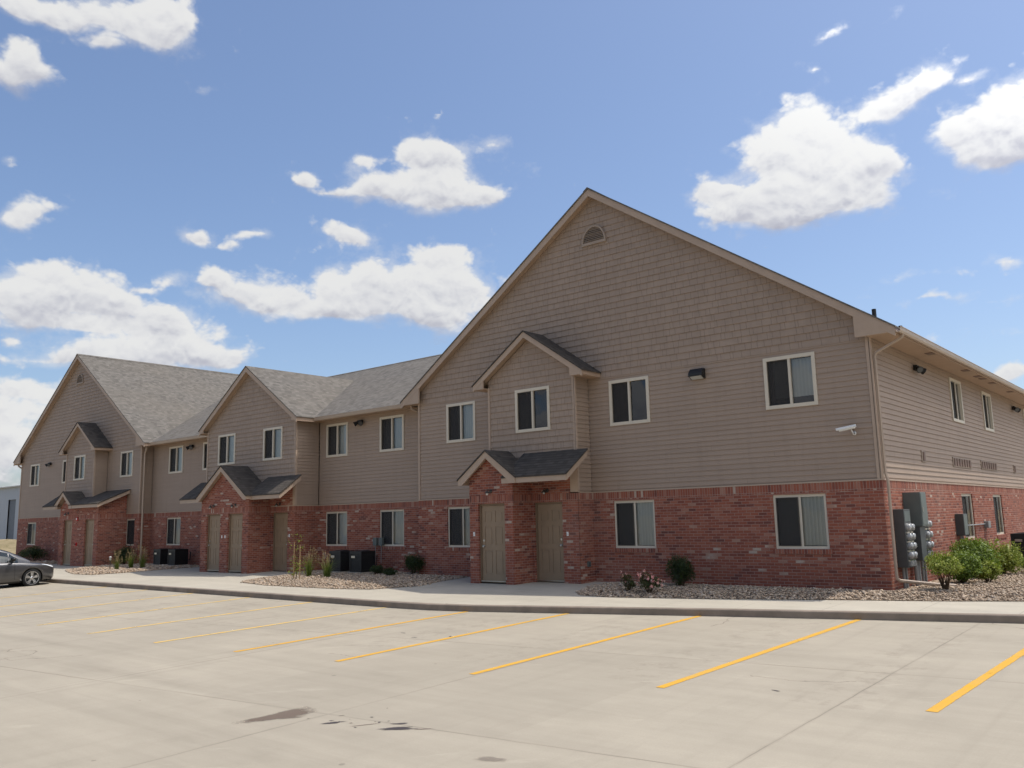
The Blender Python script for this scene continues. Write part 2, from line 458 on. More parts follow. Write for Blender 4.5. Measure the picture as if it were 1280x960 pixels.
WW, WH = 1.24, 1.225
def window(F, u0, zt, kind='blind', brick=False, w=WW, h=WH, label=None, flip=False):
    u1, z0 = u0+w, zt-h
    d = -.035 if brick else .010     # face of the frame
    fw = .062 if brick else .082
    mb = MB()
    if brick:
        O = (u0, u1, z0, zt)
    else:
        O = (u0, u1, z0, zt)
    fbox(mb, F, O[0], O[0]+fw, O[2], O[3], -.08, d); fbox(mb, F, O[1]-fw, O[1], O[2], O[3], -.08, d)
    fbox(mb, F, O[0]+fw, O[1]-fw, O[2], O[2]+fw, -.08, d-.002); fbox(mb, F, O[0]+fw, O[1]-fw, O[3]-fw, O[3], -.08, d-.002)
    single = w < 1
    um = (u0+u1)/2
    if not single: fbox(mb, F, um-.028, um+.028, O[2]+fw, O[3]-fw, -.075, d-.012)
    fr = mb.build('window', M['frame'], BLD)
    if label: fr['label'] = label
    i0, i1, j0, j1 = O[0]+fw, O[1]-fw, O[2]+fw, O[3]-fw
    gd = -.055
    if not single:
        pl = ((i0, um-.028), (um+.028, i1))
    else: pl = ((i0, i1), None)
    # screened sash
    s = MB(); a, b = pl[0]; t = .018
    fbox(s, F, a, a+t, j0, j1, gd, gd+.03); fbox(s, F, b-t, b, j0, j1, gd, gd+.03)
    fbox(s, F, a+t, b-t, j0, j0+t, gd, gd+.029); fbox(s, F, a+t, b-t, j1-t, j1, gd, gd+.029)
    s.build('sash', M['bronze'], fr)
    s = MB(); s.poly([F.P(a+t,j0+t,gd+.012), F.P(b-t,j0+t,gd+.012), F.P(b-t,j1-t,gd+.012), F.P(a+t,j1-t,gd+.012)])
    s.build('screen', M['screenmesh'], fr)
    g = MB()
    for q in pl:
        if q: g.poly([F.P(q[0],j0,gd), F.P(q[1],j0,gd), F.P(q[1],j1,gd), F.P(q[0],j1,gd)])
    g.build('glass', M['glass'], fr)
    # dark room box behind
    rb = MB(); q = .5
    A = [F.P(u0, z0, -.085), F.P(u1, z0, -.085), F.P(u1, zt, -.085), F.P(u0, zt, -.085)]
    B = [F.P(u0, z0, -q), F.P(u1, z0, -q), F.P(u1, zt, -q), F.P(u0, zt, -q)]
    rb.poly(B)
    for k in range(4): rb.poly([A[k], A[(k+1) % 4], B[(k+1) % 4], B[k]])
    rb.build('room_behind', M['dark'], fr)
    zb = {'blind': j0+.01, 'raised': j0+.17, 'open': None}[kind]
    if zb is not None and not single:
        bl = MB(); x = i0+random.choice([0, 0, .12, .3]); tilt = random.uniform(.01, .045)
        while x < i1-.02:
            sl = tilt+.012*math.sin(x*9+u0)
            bl.poly([F.P(x, zb, -.13), F.P(min(x+.082, i1), zb, -.13-sl), F.P(min(x+.082, i1), j1, -.13-sl), F.P(x, j1, -.13)])
            x += .085
        bl.build('blind', M['blind'], fr)
    if brick:
        sl = MB(); fbox(sl, F, u0-.06, u1+.06, z0-.105, z0-.002, -.05, .022)
        sl.build('sill', M['rowlock'], fr)
    return fr

def mat_screen():
    m = bpy.data.materials.new('insect_screen_mesh'); m.use_nodes = True; t = m.node_tree
    b = t.nodes['Principled BSDF']; b.inputs['Base Color'].default_value = (.045,.042,.040,1); b.inputs['Roughness'].default_value = .8; b.inputs['Specular IOR Level'].default_value = .12
    b.inputs['Alpha'].default_value = .80
    return m
M['screenmesh'] = mat_screen()

def door(F, u0, zt=2.07, w=.88, hinge='l', mb_frame=True):
    """six panel steel door standing back in its brick opening; F is the brick face"""
    u1 = u0+w; z0 = .03; d = -.11
    f = MB()
    fbox(f, F, u0-.05, u0, 0, zt+.05, -.16, -.07); fbox(f, F, u1, u1+.05, 0, zt+.05, -.16, -.07)
    fbox(f, F, u0, u1, zt, zt+.05, -.16, -.072)
    fbox(f, F, u0, u1, 0, z0, -.16, -.06)
    m = MB()
    # slab as a grid with recessed panels
    fbox(m, F, u0+.004, u1-.004, z0+.004, zt-.004, d-.04, d-.006)
    st = .115; pw = (w-3*st)/2
    rows = ((.22, .86), (1.00, 1.50), (1.62, 1.92))
    rails = [z0+.004] + [v for r in rows for v in r] + [zt-.004]
    for k in range(0, 8, 2): fbox(m, F, u0+.006, u1-.006, rails[k], rails[k+1], d-.005, d+.008)
    for (a, b) in rows:
        for q in (0, 1, 2):
            x = u0+q*(pw+st); fbox(m, F, x+(.006 if q == 0 else 0), x+st-(.006 if q == 2 else 0), a, b, d-.005, d+.0075)
        for q in (0, 1):
            x = u0+st+q*(pw+st); fbox(m, F, x+.03, x+pw-.03, a+.035, b-.035, d-.005, d+.004)
    dr = m.build('door', M['door'], BLD)
    f.build('door_frame', M['dframe'], dr)
    th = MB(); fbox(th, F, u0, u1, z0-.012, z0+.012, -.10, -.045); th.build('threshold', M['nickel'], dr)
    hx = u0+.075 if hinge == 'r' else u1-.075
    k = MB()
    c = F.P(hx, .96, d+.03); e = F.P(hx, .96, d+.003)
    ax = 'y' if isinstance(F, Front) else 'x'
    k.lathe([(.03,.0),(.03,.008),(.012,.012),(.012,.03),(.028,.035),(.028,.06),(.0,.066)] if ax == 'x' else [(.03,.0),(.03,-.008),(.012,-.012),(.012,-.03),(.028,-.035),(.028,-.06),(.0,-.066)], e, ax, 14)
    k.lathe([(.03,.0),(.03,.02),(0,.022)] if ax == 'x' else [(.03,0),(.03,-.02),(0,-.022)], F.P(hx, 1.12, d+.003), ax, 14)
    k.build('door_knob', M['nickel'], dr, smooth=False)
    return dr

def dhole(u0, w=.88, zt=2.07): return (u0-.05, u0+w+.05, -.4, zt+.05)
SKY_S, SUN_S, EXPO, CLOUD_E = 0.145, 3.6, 0.0, 0.92
# ------------------------------------------------------------------ the building
SB = -.03          # siding stands 3 cm behind the brick face
ZB, ZE = 2.34, 5.46
def brick(F, poly, holes=()):
    m = MB(); wall(m, F, poly, holes, None, reveal=.12, base=0.0); return m.build('brick_wall', M['brick'], BLD)
def siding(F, poly, holes=(), shake=False):
    m = MB(); wall(m, F, poly, holes, .17 if shake else .12, lap=.018 if not shake else .024, reveal=.09, base=SB)
    return m.build('siding_wall', M['shake'] if shake else M['siding'], BLD)
def rect(a, b, c, d): return [(a,c),(b,c),(b,d),(a,d)]
def whole(u0, zt, w=WW, h=WH): return (u0, u0+w, zt-h, zt)
def ledge(F, a, b, z=ZB):
    m = MB(); fbox(m, F, a, b, z-.004, z+.028, SB-.01, .012); m.build('trim_strip', M['trim'], BLD)
def board(F, u0, u1, z0, z1, d=.006):
    m = MB(); fbox(m, F, u0, u1, z0, z1, SB-.005, d); m.build('corner_board', M['trim'], BLD)

def gable_roof(xc, half, zp, slope, y0, y1, wall_half, z_soffit, axis_mat, th=.20, box=True, ret=.0, left_box_len=None, right_box_len=None, back=None):
    """ridge along y. returns the shingle part; its trim pieces are sub-parts"""
    zl = zp-slope*half
    m = MB(); e = .025
    out = [(xc-half-e, zl-slope*e), (xc, zp), (xc+half+e, zl-slope*e)]
    inn = [(a, b-.04) for a, b in out]
    pts = out+inn[::-1]
    m.prism([(a, y0-e, b) for a, b in pts], (0, y1-y0+e, 0))
    rf = m.build('roof', M[axis_mat+'_y'], BLD)
    m = MB()
    t0, t1 = .042, th+.04
    a = [(xc-half, zl-t0), (xc, zp-t0), (xc+half, zl-t0), (xc+half, zl-t1), (xc, zp-t1), (xc-half, zl-t1)]
    m.prism([(p, y0, q) for p, q in a], (0, .035, 0))
    m.build('rake_board', M['trim'], rf)
    m = MB()
    a = [(xc-half+.003, zl-t0-.003), (xc, zp-t0-.003), (xc+half-.003, zl-t0-.003), (xc+half-.003, zl-t1+.05), (xc, zp-t1+.05), (xc-half+.003, zl-t1+.05)]
    m.prism([(p, y0+.036, q) for p, q in a], (0, y1-y0-.04, 0))
    m.build('soffit', M['soffit'], rf)
    if box:
        for sgn, ln in ((-1, left_box_len), (1, right_box_len)):
            yb = y1 if ln is None else y0+ln
            xi, xo = xc+sgn*(wall_half-ret), xc+sgn*(half-.004)
            zt = lambda x: zp-t1-slope*abs(x-xc)+.03
            m = MB()
            m.prism([(xi, y0+.006, z_soffit), (xo, y0+.006, z_soffit), (xo, y0+.006, zl-t0-.01), (xi, y0+.006, zt(xi))], (0, .05, 0))
            m.build('eave_return', M['trim'], rf)
            m = MB(); xw = xc+sgn*(wall_half-.01)
            m.box(min(xw, xo), max(xw, xo), y0+.057, yb, z_soffit+.002, z_soffit+.03)
            m.box(min(xo-sgn*.03, xo), max(xo-sgn*.03, xo), y0+.057, yb, z_soffit+.031, zl-t0-.01)
            m.build('soffit', M['soffit'], rf)
    return rf

def gutter_y(x, y0, y1, z, sgn, parent):
    m = MB()
    p = [(0,0),(0,-.10),(.03,-.125),(.085,-.125),(.105,-.08),(.115,-.01),(.125,-.01),(.125,0),(.105,0),(.095,-.08),(.08,-.112),(.035,-.112),(.012,-.09),(.012,0)]
    m.prism([(x+sgn*a, y0, z+b) for a, b in p], (0, y1-y0, 0)); m.build('gutter', M['gutter'], parent)
def gutter_x(y, x0, x1, z, parent):
    m = MB()
    p = [(0,0),(0,-.10),(.03,-.125),(.085,-.125),(.105,-.08),(.115,-.01),(.125,-.01),(.125,0),(.105,0),(.095,-.08),(.08,-.112),(.035,-.112),(.012,-.09),(.012,0)]
    m.prism([(x0, y-a, z+b) for a, b in p], (x1-x0, 0, 0)); m.build('gutter', M['gutter'], parent)

# ---- right wing
F0 = Front(0.0)
XR0, XR1, XC, HALF = -14.36, 0.0, -7.175, 7.775
SL = .675; ZP = 5.60+SL*HALF
def rake(xc, zp, sl, x, off=.2): return zp-off-sl*abs(x-xc)
up = [whole(-2.48, 5.32), whole(-6.88, 5.32), whole(-13.06, 5.32)]
lo = [whole(-2.48, 2.10), whole(-6.88, 2.10), whole(-13.06, 2.10)]
ZS = 5.44
brick(F0, rect(XR0, XR1, -.45, ZB), lo)
siding(F0, rect(XR0, XR1, ZB, ZS), up)
g = [(XR0, ZS), (XR1, ZS), (XR1, rake(XC, ZP, SL, XR1)), (XC, ZP-.2), (XR0, rake(XC, ZP, SL, XR0))]
siding(F0, g, (), True)
ledge(F0, XR0, XR1)
board(F0, XR1-.10, XR1-.022, ZB+.03, ZE+.05); board(F0, XR0, XR0+.08, ZB+.03, ZE+.05)
window(F0, -2.48, 5.32, 'raised'); window(F0, -6.88, 5.32, 'open'); window(F0, -13.06, 5.32)
for x in (-2.48, -6.88, -13.06): window(F0, x, 2.10, brick=True)
# east side
FE = East(0.0)
ey = [6.65, 10.52, 17.2, 21.0]
brick(FE, rect(0, 24, -.45, ZB), [whole(y, 2.10) for y in ey])
siding(FE, rect(0, 24, ZB, ZE+.06), [whole(y, 5.32) for y in ey])
ledge(FE, 0.013, 24)
board(FE, -.006, .09, ZB+.03, ZE+.02, .008)
for y in ey: window(FE, y, 5.32); window(FE, y, 2.10, brick=True)
# west side and back
def plainwall(F, a, b):
    brick(F, rect(a, b, -.45, ZB)); siding(F, rect(a, b, ZB, ZE+.06)); 
plainwall(West(XR0), 0, 24)
class Back(Front):
    def P(s, u, z, d=0): return (u, s.y0+d, z)
FB = Back(24.0)
brick(FB, rect(XR0, XR1, -.45, ZB)); siding(FB, g[:0]+[(XR0, ZB), (XR1, ZB), (XR1, rake(XC, ZP, SL, XR1)), (XC, ZP-.2), (XR0, rake(XC, ZP, SL, XR0))])
rf = gable_roof(XC, HALF, ZP, SL, -.22, 24.25, 7.18, ZE, 'roof', ret=.25, left_box_len=.62)
gutter_y(XC+HALF, -.20, 24.2, 5.565, 1, rf)
m = MB()
for y in (3.19, 6.71, 8.17, 8.78, 10.0, 12.7, 16.5, 19.0): m.box(.33, .50, y-.16, y+.16, ZE-.012, ZE+.004)
m.build('soffit_vent', M['vent'], rf)
# ridge cap
m = MB(); m.prism([(XC-.15, -.25, ZP-.085), (XC, -.25, ZP+.018), (XC+.15, -.25, ZP-.085), (XC, -.25, ZP-.005)], (0, 24.4, 0)); m.build('ridge_cap', M['roof_y'], rf)

# ---- middle wall
YM = .56; FM = Front(YM)
brick(FM, rect(-20.33, XR0+.1, -.45, ZB), [whole(-19.9, 2.10), whole(-16.9, 2.10)])
siding(FM, rect(-20.33, XR0+.1, ZB, ZE+.06), [whole(-19.9, 5.32), whole(-16.9, 5.32)])
ledge(FM, -20.33, XR0)
brick(FM, rect(-33.10, -26.4, -.45, ZB), [whole(-31.55, 2.10)])
siding(FM, rect(-33.10, -26.4, ZB, ZE+.06), [whole(-31.55, 5.32), whole(-28.60, 5.32)])
ledge(FM, -33.04, -26.4)
for x in (-19.9, -16.9, -31.55): window(FM, x, 5.32); window(FM, x, 2.10, brick=True)
window(FM, -28.60, 5.32)
FMB = Back(12.2)
brick(FMB, rect(-33.1, XR0+.1, -.45, ZB)); siding(FMB, rect(-33.1, XR0+.1, ZB, ZE+.06))
# middle roof, ridge along x
ye, yr, ze, zr = .13, 6.45, 5.60, 8.77; sm = (zr-ze)/(yr-ye)
def ridge_x_roof(x0, x1):
    m = MB(); e = .025
    prof = [(ye-e, ze-sm*e), (yr, zr), (2*yr-ye+e, ze-sm*e)]
    pts = prof+[(a, b-.04) for a, b in prof[::-1]]
    m.prism([(x0, a, b) for a, b in pts], (x1-x0, 0, 0))
    rf = m.build('roof', M['roof_x'], BLD)
    return rf
rm = ridge_x_roof(-39.0, -9.0)
m = MB(); m.prism([(-37.2, yr-.15, zr-.06), (-37.2, yr, zr+.018), (-37.2, yr+.15, zr-.06), (-37.2, yr, zr-.005)], (26.0, 0, 0)); m.build('ridge_cap', M['roof_x'], rm)
for x0, x1 in ((-20.30, XR0-.01), (-33.0, -26.49)):
    m = MB(); m.box(x0, x1, ye+.004, ye+.04, ZE, ze-.045); m.build('fascia', M['trim'], rm)
    m = MB(); m.box(x0, x1, ye+.041, YM-.0+.03, ZE+.002, ZE+.03); m.build('soffit', M['soffit'], rm)
gutter_x(ye, -19.98, XR0-.62, 5.565, rm); gutter_x(ye, -32.42, -26.85, 5.565, rm)

# ---- centre gable
YC = -.49; FC = Front(YC)
CX0, CX1, CC, CH = -26.45, -20.33, -23.40, 3.36; CS = .68; CZP = 5.60+CS*CH
dC = (-24.60, -23.10, -21.68)
brick(FC, rect(CX0, CX1, -.45, ZB), [dhole(dC[2])])
door(FC, dC[2], hinge='l')
siding(FC, [(CX0, ZB), (CX1, ZB), (CX1, rake(CC, CZP, CS, CX1)), (CC, CZP-.2), (CX0, rake(CC, CZP, CS, CX0))], [whole(-25.6, 5.32), whole(-22.42, 5.32)], True)
window(FC, -25.6, 5.32); window(FC, -22.42, 5.32)
ledge(FC, CX0, CX1); board(FC, CX1-.10, CX1-.022, ZB+.03, ZE+.05); board(FC, CX0+.0, CX0+.08, ZB+.03, ZE+.05)
for F in (East(CX1), West(CX0)):
    brick(F, rect(YC, YM, -.45, ZB)); siding(F, rect(YC, YM, ZB, ZE+.06)); ledge(F, YC+.013, YM)
board(East(CX1), YC-.006, YC+.08, ZB+.03, ZE+.02, .008)
rc = gable_roof(CC, CH, CZP, CS, YC-.22, 5.3, 3.06, ZE, 'roof', left_box_len=1.2, right_box_len=1.2)

# ---- left wing
LX0, LX1, LC = -47.40, -33.04, -40.22
lup = [whole(-46.03, 5.32), whole(-41.76, 5.32), whole(-35.15, 5.32)]
llo = [whole(-46.03, 2.10), whole(-34.26, 2.10, .82)]
brick(F0, rect(LX0, LX1, -.45, ZB), llo)
siding(F0, rect(LX0, LX1, ZB, ZS), lup)
gl = [(LX0, ZS), (LX1, ZS), (LX1, rake(LC, ZP, SL, LX1)), (LC, ZP-.2), (LX0, rake(LC, ZP, SL, LX0))]
siding(F0, gl, (), True)
ledge(F0, LX0, LX1)
board(F0, LX1-.10, LX1-.022, ZB+.03, ZE+.05); board(F0, LX0, LX0+.08, ZB+.03, ZE+.05)
for x in (-46.03, -41.76, -35.15): window(F0, x, 5.32)
window(F0, -46.03, 2.10, brick=True); window(F0, -34.26, 2.10, 'open', brick=True, w=.82)
brick(East(LX1), rect(0, YM, -.45, ZB)); siding(East(LX1), rect(0, YM, ZB, ZE+.06)); ledge(East(LX1), .013, YM)
plainwall(East(LX1-.0001), 12.2, 24) ; plainwall(West(LX0), 0, 24)
brick(FB, rect(LX0, LX1, -.45, ZB)); siding(FB, [(LX0, ZB), (LX1, ZB), (LX1, rake(LC, ZP, SL, LX1)), (LC, ZP-.2), (LX0, rake(LC, ZP, SL, LX0))])
rl = gable_roof(LC, HALF, ZP, SL, -.22, 24.25, 7.18, ZE, 'roof', ret=.25, right_box_len=.62)
m = MB(); m.prism([(LC-.15, -.25, ZP-.085), (LC, -.25, ZP+.018), (LC+.15, -.25, ZP-.085), (LC, -.25, ZP-.005)], (0, 24.4, 0)); m.build('ridge_cap', M['roof_y'], rl)

# ---- half round gable vents
def gable_vent(xc, z0, r):
    fr = MB(); n = 20; t = .055
    o = [(xc+r*math.cos(math.pi*k/n), z0+r*1.3*math.sin(math.pi*k/n)) for k in range(n+1)]
    i = [(xc+(r-t)*math.cos(math.pi*k/n), z0+t+(r*1.3-2*t)*math.sin(math.pi*k/n)) for k in range(n+1)]
    for k in range(n):
        fr.prism([(o[k][0], .035, o[k][1]), (o[k+1][0], .035, o[k+1][1]), (i[k+1][0], .035, i[k+1][1]), (i[k][0], .035, i[k][1])], (0, -.075, 0))
    fr.box(xc-r, xc+r, -.042, .035, z0-.02, z0+t)
    v = fr.build('gable_vent', M['louver'], BLD)
    lv = MB(); z = z0+t
    lv.poly([(a, .014, b) for a, b in i])
    b2 = lv.build('vent_back', M['ventback'], v)
    lv = MB()
    while z < z0+r*1.3-t-.03:
        q = (z-z0-t)/(r*1.3-2*t); hw = (r-t)*math.sqrt(max(0, 1-q*q))
        lv.prism([(xc-hw, .01, z+.035), (xc-hw, -.03, z+.004), (xc-hw, -.03, z-.004), (xc-hw, .01, z+.026)], (2*hw, 0, 0))
        z += .048
    lv.build('louvers', M['louver'], v)
gable_vent(XC, 9.27, .41); gable_vent(LC, 9.27, .41)

# ---- second floor bays over the porches
def bump(x0, x1, yb, zb, wx, kind, dz=0):
    F = Front(yb); xc = (x0+x1)/2; h = (x1-x0)/2+.40; zp = 5.62+.68*h
    siding(F, [(x0, zb), (x1, zb), (x1, rake(xc, zp, .68, x1)), (xc, zp-.2), (x0, rake(xc, zp, .68, x0))], [whole(wx, 5.32+dz)], True)
    window(F, wx, 5.32+dz, kind)
    board(F, x1-.09, x1-.022, zb, ZE+.05); board(F, x0, x0+.07, zb, ZE+.05)
    for G in (East(x1), West(x0)): siding(G, rect(yb, 0, zb, ZE+.06))
    board(East(x1), yb-.006, yb+.07, zb, ZE+.02, .008)
    m = MB(); m.box(x0+.04, x1-.04, yb+.04, -.0, zb+.0, zb+.02); m.build('bay_floor', M['soffit'], BLD)
    gable_roof(xc, h, zp, .68, yb-.22, .02, (x1-x0)/2, ZE, 'porch', th=.17)
bump(-10.70, -7.55, -.65, 2.36, -9.66, 'open')
bump(-39.75, -36.50, -.65, 3.16, -38.77, 'blind')

# ---- porches
def pent(x0, x1, yt, zt, y0, z0, left_end=True, right_end=True, th=.15):
    """lean-to roof sloping down to the front (y0, z0)"""
    s = (zt-z0)/(yt-y0); e = .025
    m = MB()
    m.prism([(x0-(e if left_end else 0), y0-e, z0-s*e), (x0-(e if left_end else 0), yt, zt), (x0-(e if left_end else 0), yt, zt-.045), (x0-(e if left_end else 0), y0-e, z0-s*e-.045)], (x1-x0+(e if left_end else 0)+(e if right_end else 0), 0, 0))
    rf = m.build('porch_roof', M['porch_x'], BLD)
    m = MB(); m.box(x0+.001, x1-.001, y0, y0+.035, z0-.047-th, z0-.047)
    m.build('fascia', M['trim'], rf)
    m = MB()
    for on, xa in ((left_end, x0), (right_end, x1-.03)):
        if on:
            m.prism([(xa, y0+.036, z0-.05), (xa, yt, zt-.05), (xa, yt, zt-.05-th*1.0), (xa, y0+.036, z0-.05-th)], (.03, 0, 0))
    if m.v: m.build('rake_board', M['trim'], rf)
    m = MB(); q = .03
    m.prism([(x0+.031, y0+.037, z0-.047-th+q), (x0+.031, yt, zt-.05-th+q), (x0+.031, yt, zt-.05-th+2*q), (x0+.031, y0+.037, z0-.047-th+2*q)], (x1-x0-.062, 0, 0))
    m.build('soffit', M['soffit'], rf)
    return rf
def porch_gable(xc, half, zp, z0, y0, y1):
    s = (zp-z0)/half; e = .025; th = .15
    m = MB(); o = [(xc-half-e, z0-s*e), (xc, zp), (xc+half+e, z0-s*e)]
    pts = o+[(a, b-.045) for a, b in o[::-1]]
    m.prism([(a, y0-e, b) for a, b in pts], (0, y1-y0+e, 0))
    rf = m.build('porch_roof', M['porch_y'], BLD)
    a = [(xc-half, z0-.047), (xc, zp-.047), (xc+half, z0-.047), (xc+half, z0-.047-th), (xc+half-.14, z0-.047-th), (xc, zp-.047-th*1.25), (xc-half+.14, z0-.047-th), (xc-half, z0-.047-th)]
    m = MB(); m.prism([(p, y0, q) for p, q in a], (0, .04, 0)); m.build('rake_board', M['trim'], rf)
    m = MB(); q = .06
    a = [(xc-half+.003, z0-.05), (xc, zp-.05), (xc+half-.003, z0-.05), (xc+half-.003, z0-.047-th+.02), (xc, zp-.047-th*1.2+q), (xc-half+.003, z0-.047-th+.02)]
    m.prism([(p, y0+.041, r) for p, r in a], (0, y1-y0-.05, 0)); m.build('soffit', M['soffit'], rf)
    return rf
def porch_box(x0, x1, yf, yb, zside, xc, zpk, sl, doors, hinges):
    F = Front(yf)
    brick(F, [(x0, -.45), (x1, -.45), (x1, zpk-sl*abs(x1-xc)), (xc, zpk), (x0, zpk-sl*abs(x0-xc))], [dhole(d) for d in doors])
    for d, h in zip(doors, hinges): door(F, d, hinge=h)
    brick(East(x1), rect(yf, yb, -.45, zside)); brick(West(x0), rect(yf, yb, -.45, zside))

# right porch
porch_box(-10.75, -9.15, -1.45, -.60, 2.72, -9.95, 3.42, .72, [-10.38], ['r'])
brick(West(-10.75), rect(-.6, 0, -.45, 2.72))
F2 = Front(-.65-.002)
brick(Front(-.66), rect(-9.15, -7.56, -.45, ZB), [dhole(-9.02)])
brick(Front(-.655), rect(-9.15, -7.80, ZB, 3.30))
door(Front(-.66), -9.02, hinge='l')
brick(East(-7.55), rect(-.66, 0, -.45, ZB)); ledge(East(-7.55), -.60, 0)
board(Front(-.65), -7.80, -7.57, ZB+.03, 3.3, .01)
porch_gable(-9.95, 1.05, 3.60, 2.84, -1.65, .02)
pent(-9.40, -7.22, -.64, 3.50, -1.62, 2.84, left_end=False)
# centre porch
porch_box(-25.05, -21.80, -1.45, YC, 2.72, CC-.02, 3.76, .70, dC[:2], ['r', 'l'])
porch_gable(CC-.02, 1.70, 3.95, 2.80, -1.65, YC)
brick(Front(YC-.006), rect(-21.8, CX1-.12, ZB, 3.1)); board(Front(YC-.006), CX1-.12, CX1-.02, ZB+.03, 3.1, .01); brick(Front(YC-.006), rect(CX0, -25.05, ZB, 3.1))
pent(-22.05, -19.98, YC, 3.46, -1.40, 2.80, left_end=False); pent(-26.8, -24.9, YC, 3.46, -1.40, 2.80, right_end=False)
# left porch
FL = Front(-1.3)
dL = (-37.97, -35.62)
brick(FL, [(-38.45, -.45), (-34.30, -.45), (-34.30, 2.72), (-38.45, 2.72)], [dhole(d) for d in dL])
brick(FL, [(-38.45, 2.72), (-37.05, 2.72), (-37.75, 3.28)])
for d, h in zip(dL, 'rl'): door(FL, d, hinge=h)
brick(East(-34.30), [(-1.3, -.45), (0, -.45), (0, 3.25), (-1.3, 2.73)]); brick(West(-38.45), rect(-1.3, -.65, -.45, 2.8))
brick(Front(-.655), rect(-39.85, -38.45, -.45, 3.2)); brick(West(-39.85), rect(-.655, 0, -.45, ZB)); siding(West(-39.85), rect(-.655, 0, ZB, 3.2))
porch_gable(-37.75, 1.02, 3.52, 2.86, -1.52, -.64)
pent(-37.1, -34.02, 0.0, 3.50, -1.50, 2.86, left_end=False); pent(-40.1, -38.4, -.64, 3.46, -1.50, 2.86, right_end=False)

# ---- downspouts
def downspout(pts, w=.035):
    m = MB(); m.tube(pts, [w]*len(pts), 6); return m.build('downspout', M['gutter'], BLD)
def bend(pts, k=5):
    """round the corners of a path a little"""
    out = [Vector(pts[0])]
    for a, b, c in zip(pts, pts[1:], pts[2:]):
        a, b, c = Vector(a), Vector(b), Vector(c)
        p = b+(a-b).normalized()*min(.08, (a-b).length/2); q = b+(c-b).normalized()*min(.08, (c-b).length/2)
        for j in range(k+1):
            t = j/k; out.append(p*(1-t)**2+b*2*t*(1-t)+q*t*t)
    out.append(Vector(pts[-1])); return out
downspout(bend([(.66, .10, 5.46), (.66, .10, 5.38), (.045, .10, 5.10), (.045, .10, 2.48), (.085, .10, 2.36), (.085, .10, .30), (.11, .12, .23), (.60, .75, .13), (.95, 1.15, .08)]))
downspout(bend([(-14.75, .06, 5.46), (-14.75, .06, 5.36), (-14.50, .50, 5.16), (-14.50, .52, 2.46), (-14.50, .48, 2.36), (-14.50, .48, .02)]))
0 and downspout(bend([(-20.16, .06, 5.46), (-20.16, .30, 5.30), (-20.26, .50, 5.10), (-20.26, .50, 2.42), (-20.24, .47, 2.34), (-20.24, .47, .02)]))
downspout(bend([(-32.75, .06, 5.46), (-32.75, .06, 5.30), (-32.95, .10, 5.10), (-32.95, .10, 2.44), (-32.93, .10, 2.34), (-32.93, .10, .02)]), .045)
downspout(bend([(-47.75, -.05, 5.46), (-47.75, -.05, 5.36), (-47.45, .10, 5.15), (-47.45, .10, 2.44), (-47.49, .10, 2.34), (-47.49, .10, .02)]), .045)

# ---- side wall vents
def slot_group(y0, y1, z, n, h=.17):
    m = MB(); fbox(m, FE, y0-.04, y1+.04, z-h/2-.03, z+h/2+.03, SB-.01, .002)
    v = m.build('wall_vent', M['louver'], BLD)
    m = MB(); w = (y1-y0)/n
    for k in range(n): fbox(m, FE, y0+k*w+w*.15, y0+k*w+w*.72, z-h/2, z+h/2, -.02, .022)
    m.build('vent_hood', M['vent'], v)
slot_group(6.2, 8.17, 2.95, 7, .2); slot_group(9.5, 11.56, 2.98, 7, .2)
slot_group(3.25, 3.5, 2.98, 1, .22); slot_group(14.3, 14.55, 2.99, 1, .22)
# roof stacks
def stack(x, y, h, r=.05):
    z = ZP-SL*abs(x-XC)
    m = MB(); m.tube([(x, y, z-.15), (x, y, z+h)], r, 12); p = m.build('vent_pipe', M['black'], rf)
stack(-.30, 1.5, .20); stack(-.72, 5.1, .16)
# ------------------------------------------------------------------ ground
def sheet(name, polys, dz, mat, step=None):
    m = MB()
    for p in polys:
        for q in (clip(p, 1, 0, False), clip(p, 1, 0, True)):
            if len(q) >= 3: m.poly([(x, y, gz(y)+dz) for x, y in q])
    return struct(m.build(name, mat))
M['lot'] = mat_concrete('lot_concrete', (.385,.338,.264), True)
M['walk'] = mat_concrete('walk_concrete', (.45,.405,.325))
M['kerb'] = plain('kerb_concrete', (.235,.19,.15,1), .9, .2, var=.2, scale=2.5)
def mat_ground():
    n = NT('dry_ground'); p = n.pos()
    a = n.noise(p, .05, 6, .6); b = n.noise(p, 1.2, 6, .7); f = n.math('ADD', n.math('MULTIPLY', a, .5), n.math('MULTIPLY', b, .5))
    c = n.ramp(f, [(.35, (.11,.10,.045)), (.47, (.25,.20,.11)), (.58, (.34,.27,.17)), (.7, (.40,.33,.23))])
    n.bump(b, .5, .1); return n.done(c, .95, .1)
M['dirt'] = mat_ground()
# one sheet to the horizon; it follows the fall of the lot and flattens beyond it
m = MB(); ys = [-2500, -60, 0, 2500]; zs = [-1.75, -1.75, -.25, -.25]
for k in range(3):
    m.poly([(-2500, ys[k], zs[k]), (2500, ys[k], zs[k]), (2500, ys[k+1], zs[k+1]), (-2500, ys[k+1], zs[k+1])])
struct(m.build('ground', M['dirt']))
KERB = [(-75, -5.42), (-9.35, -5.55), (-8.2, -5.50), (-7.2, -5.32), (-2.01, -3.86), (2.85, -2.66), (9.0, -1.15), (30, 4.0)]
lotpoly = KERB + [(30, -55), (-75, -55)]
m = MB()
for a, b in zip(KERB, KERB[1:]):
    q = [(a[0], -55), (b[0], -55), (b[0], b[1]+.05), (a[0], a[1]+.05)]
    for w in (clip(q, 1, 0, False), clip(q, 1, 0, True)):
        if len(w) >= 3: m.poly([(x, y, gz(y)-.13) for x, y in w])
struct(m.build('parking_lot', M['lot']))
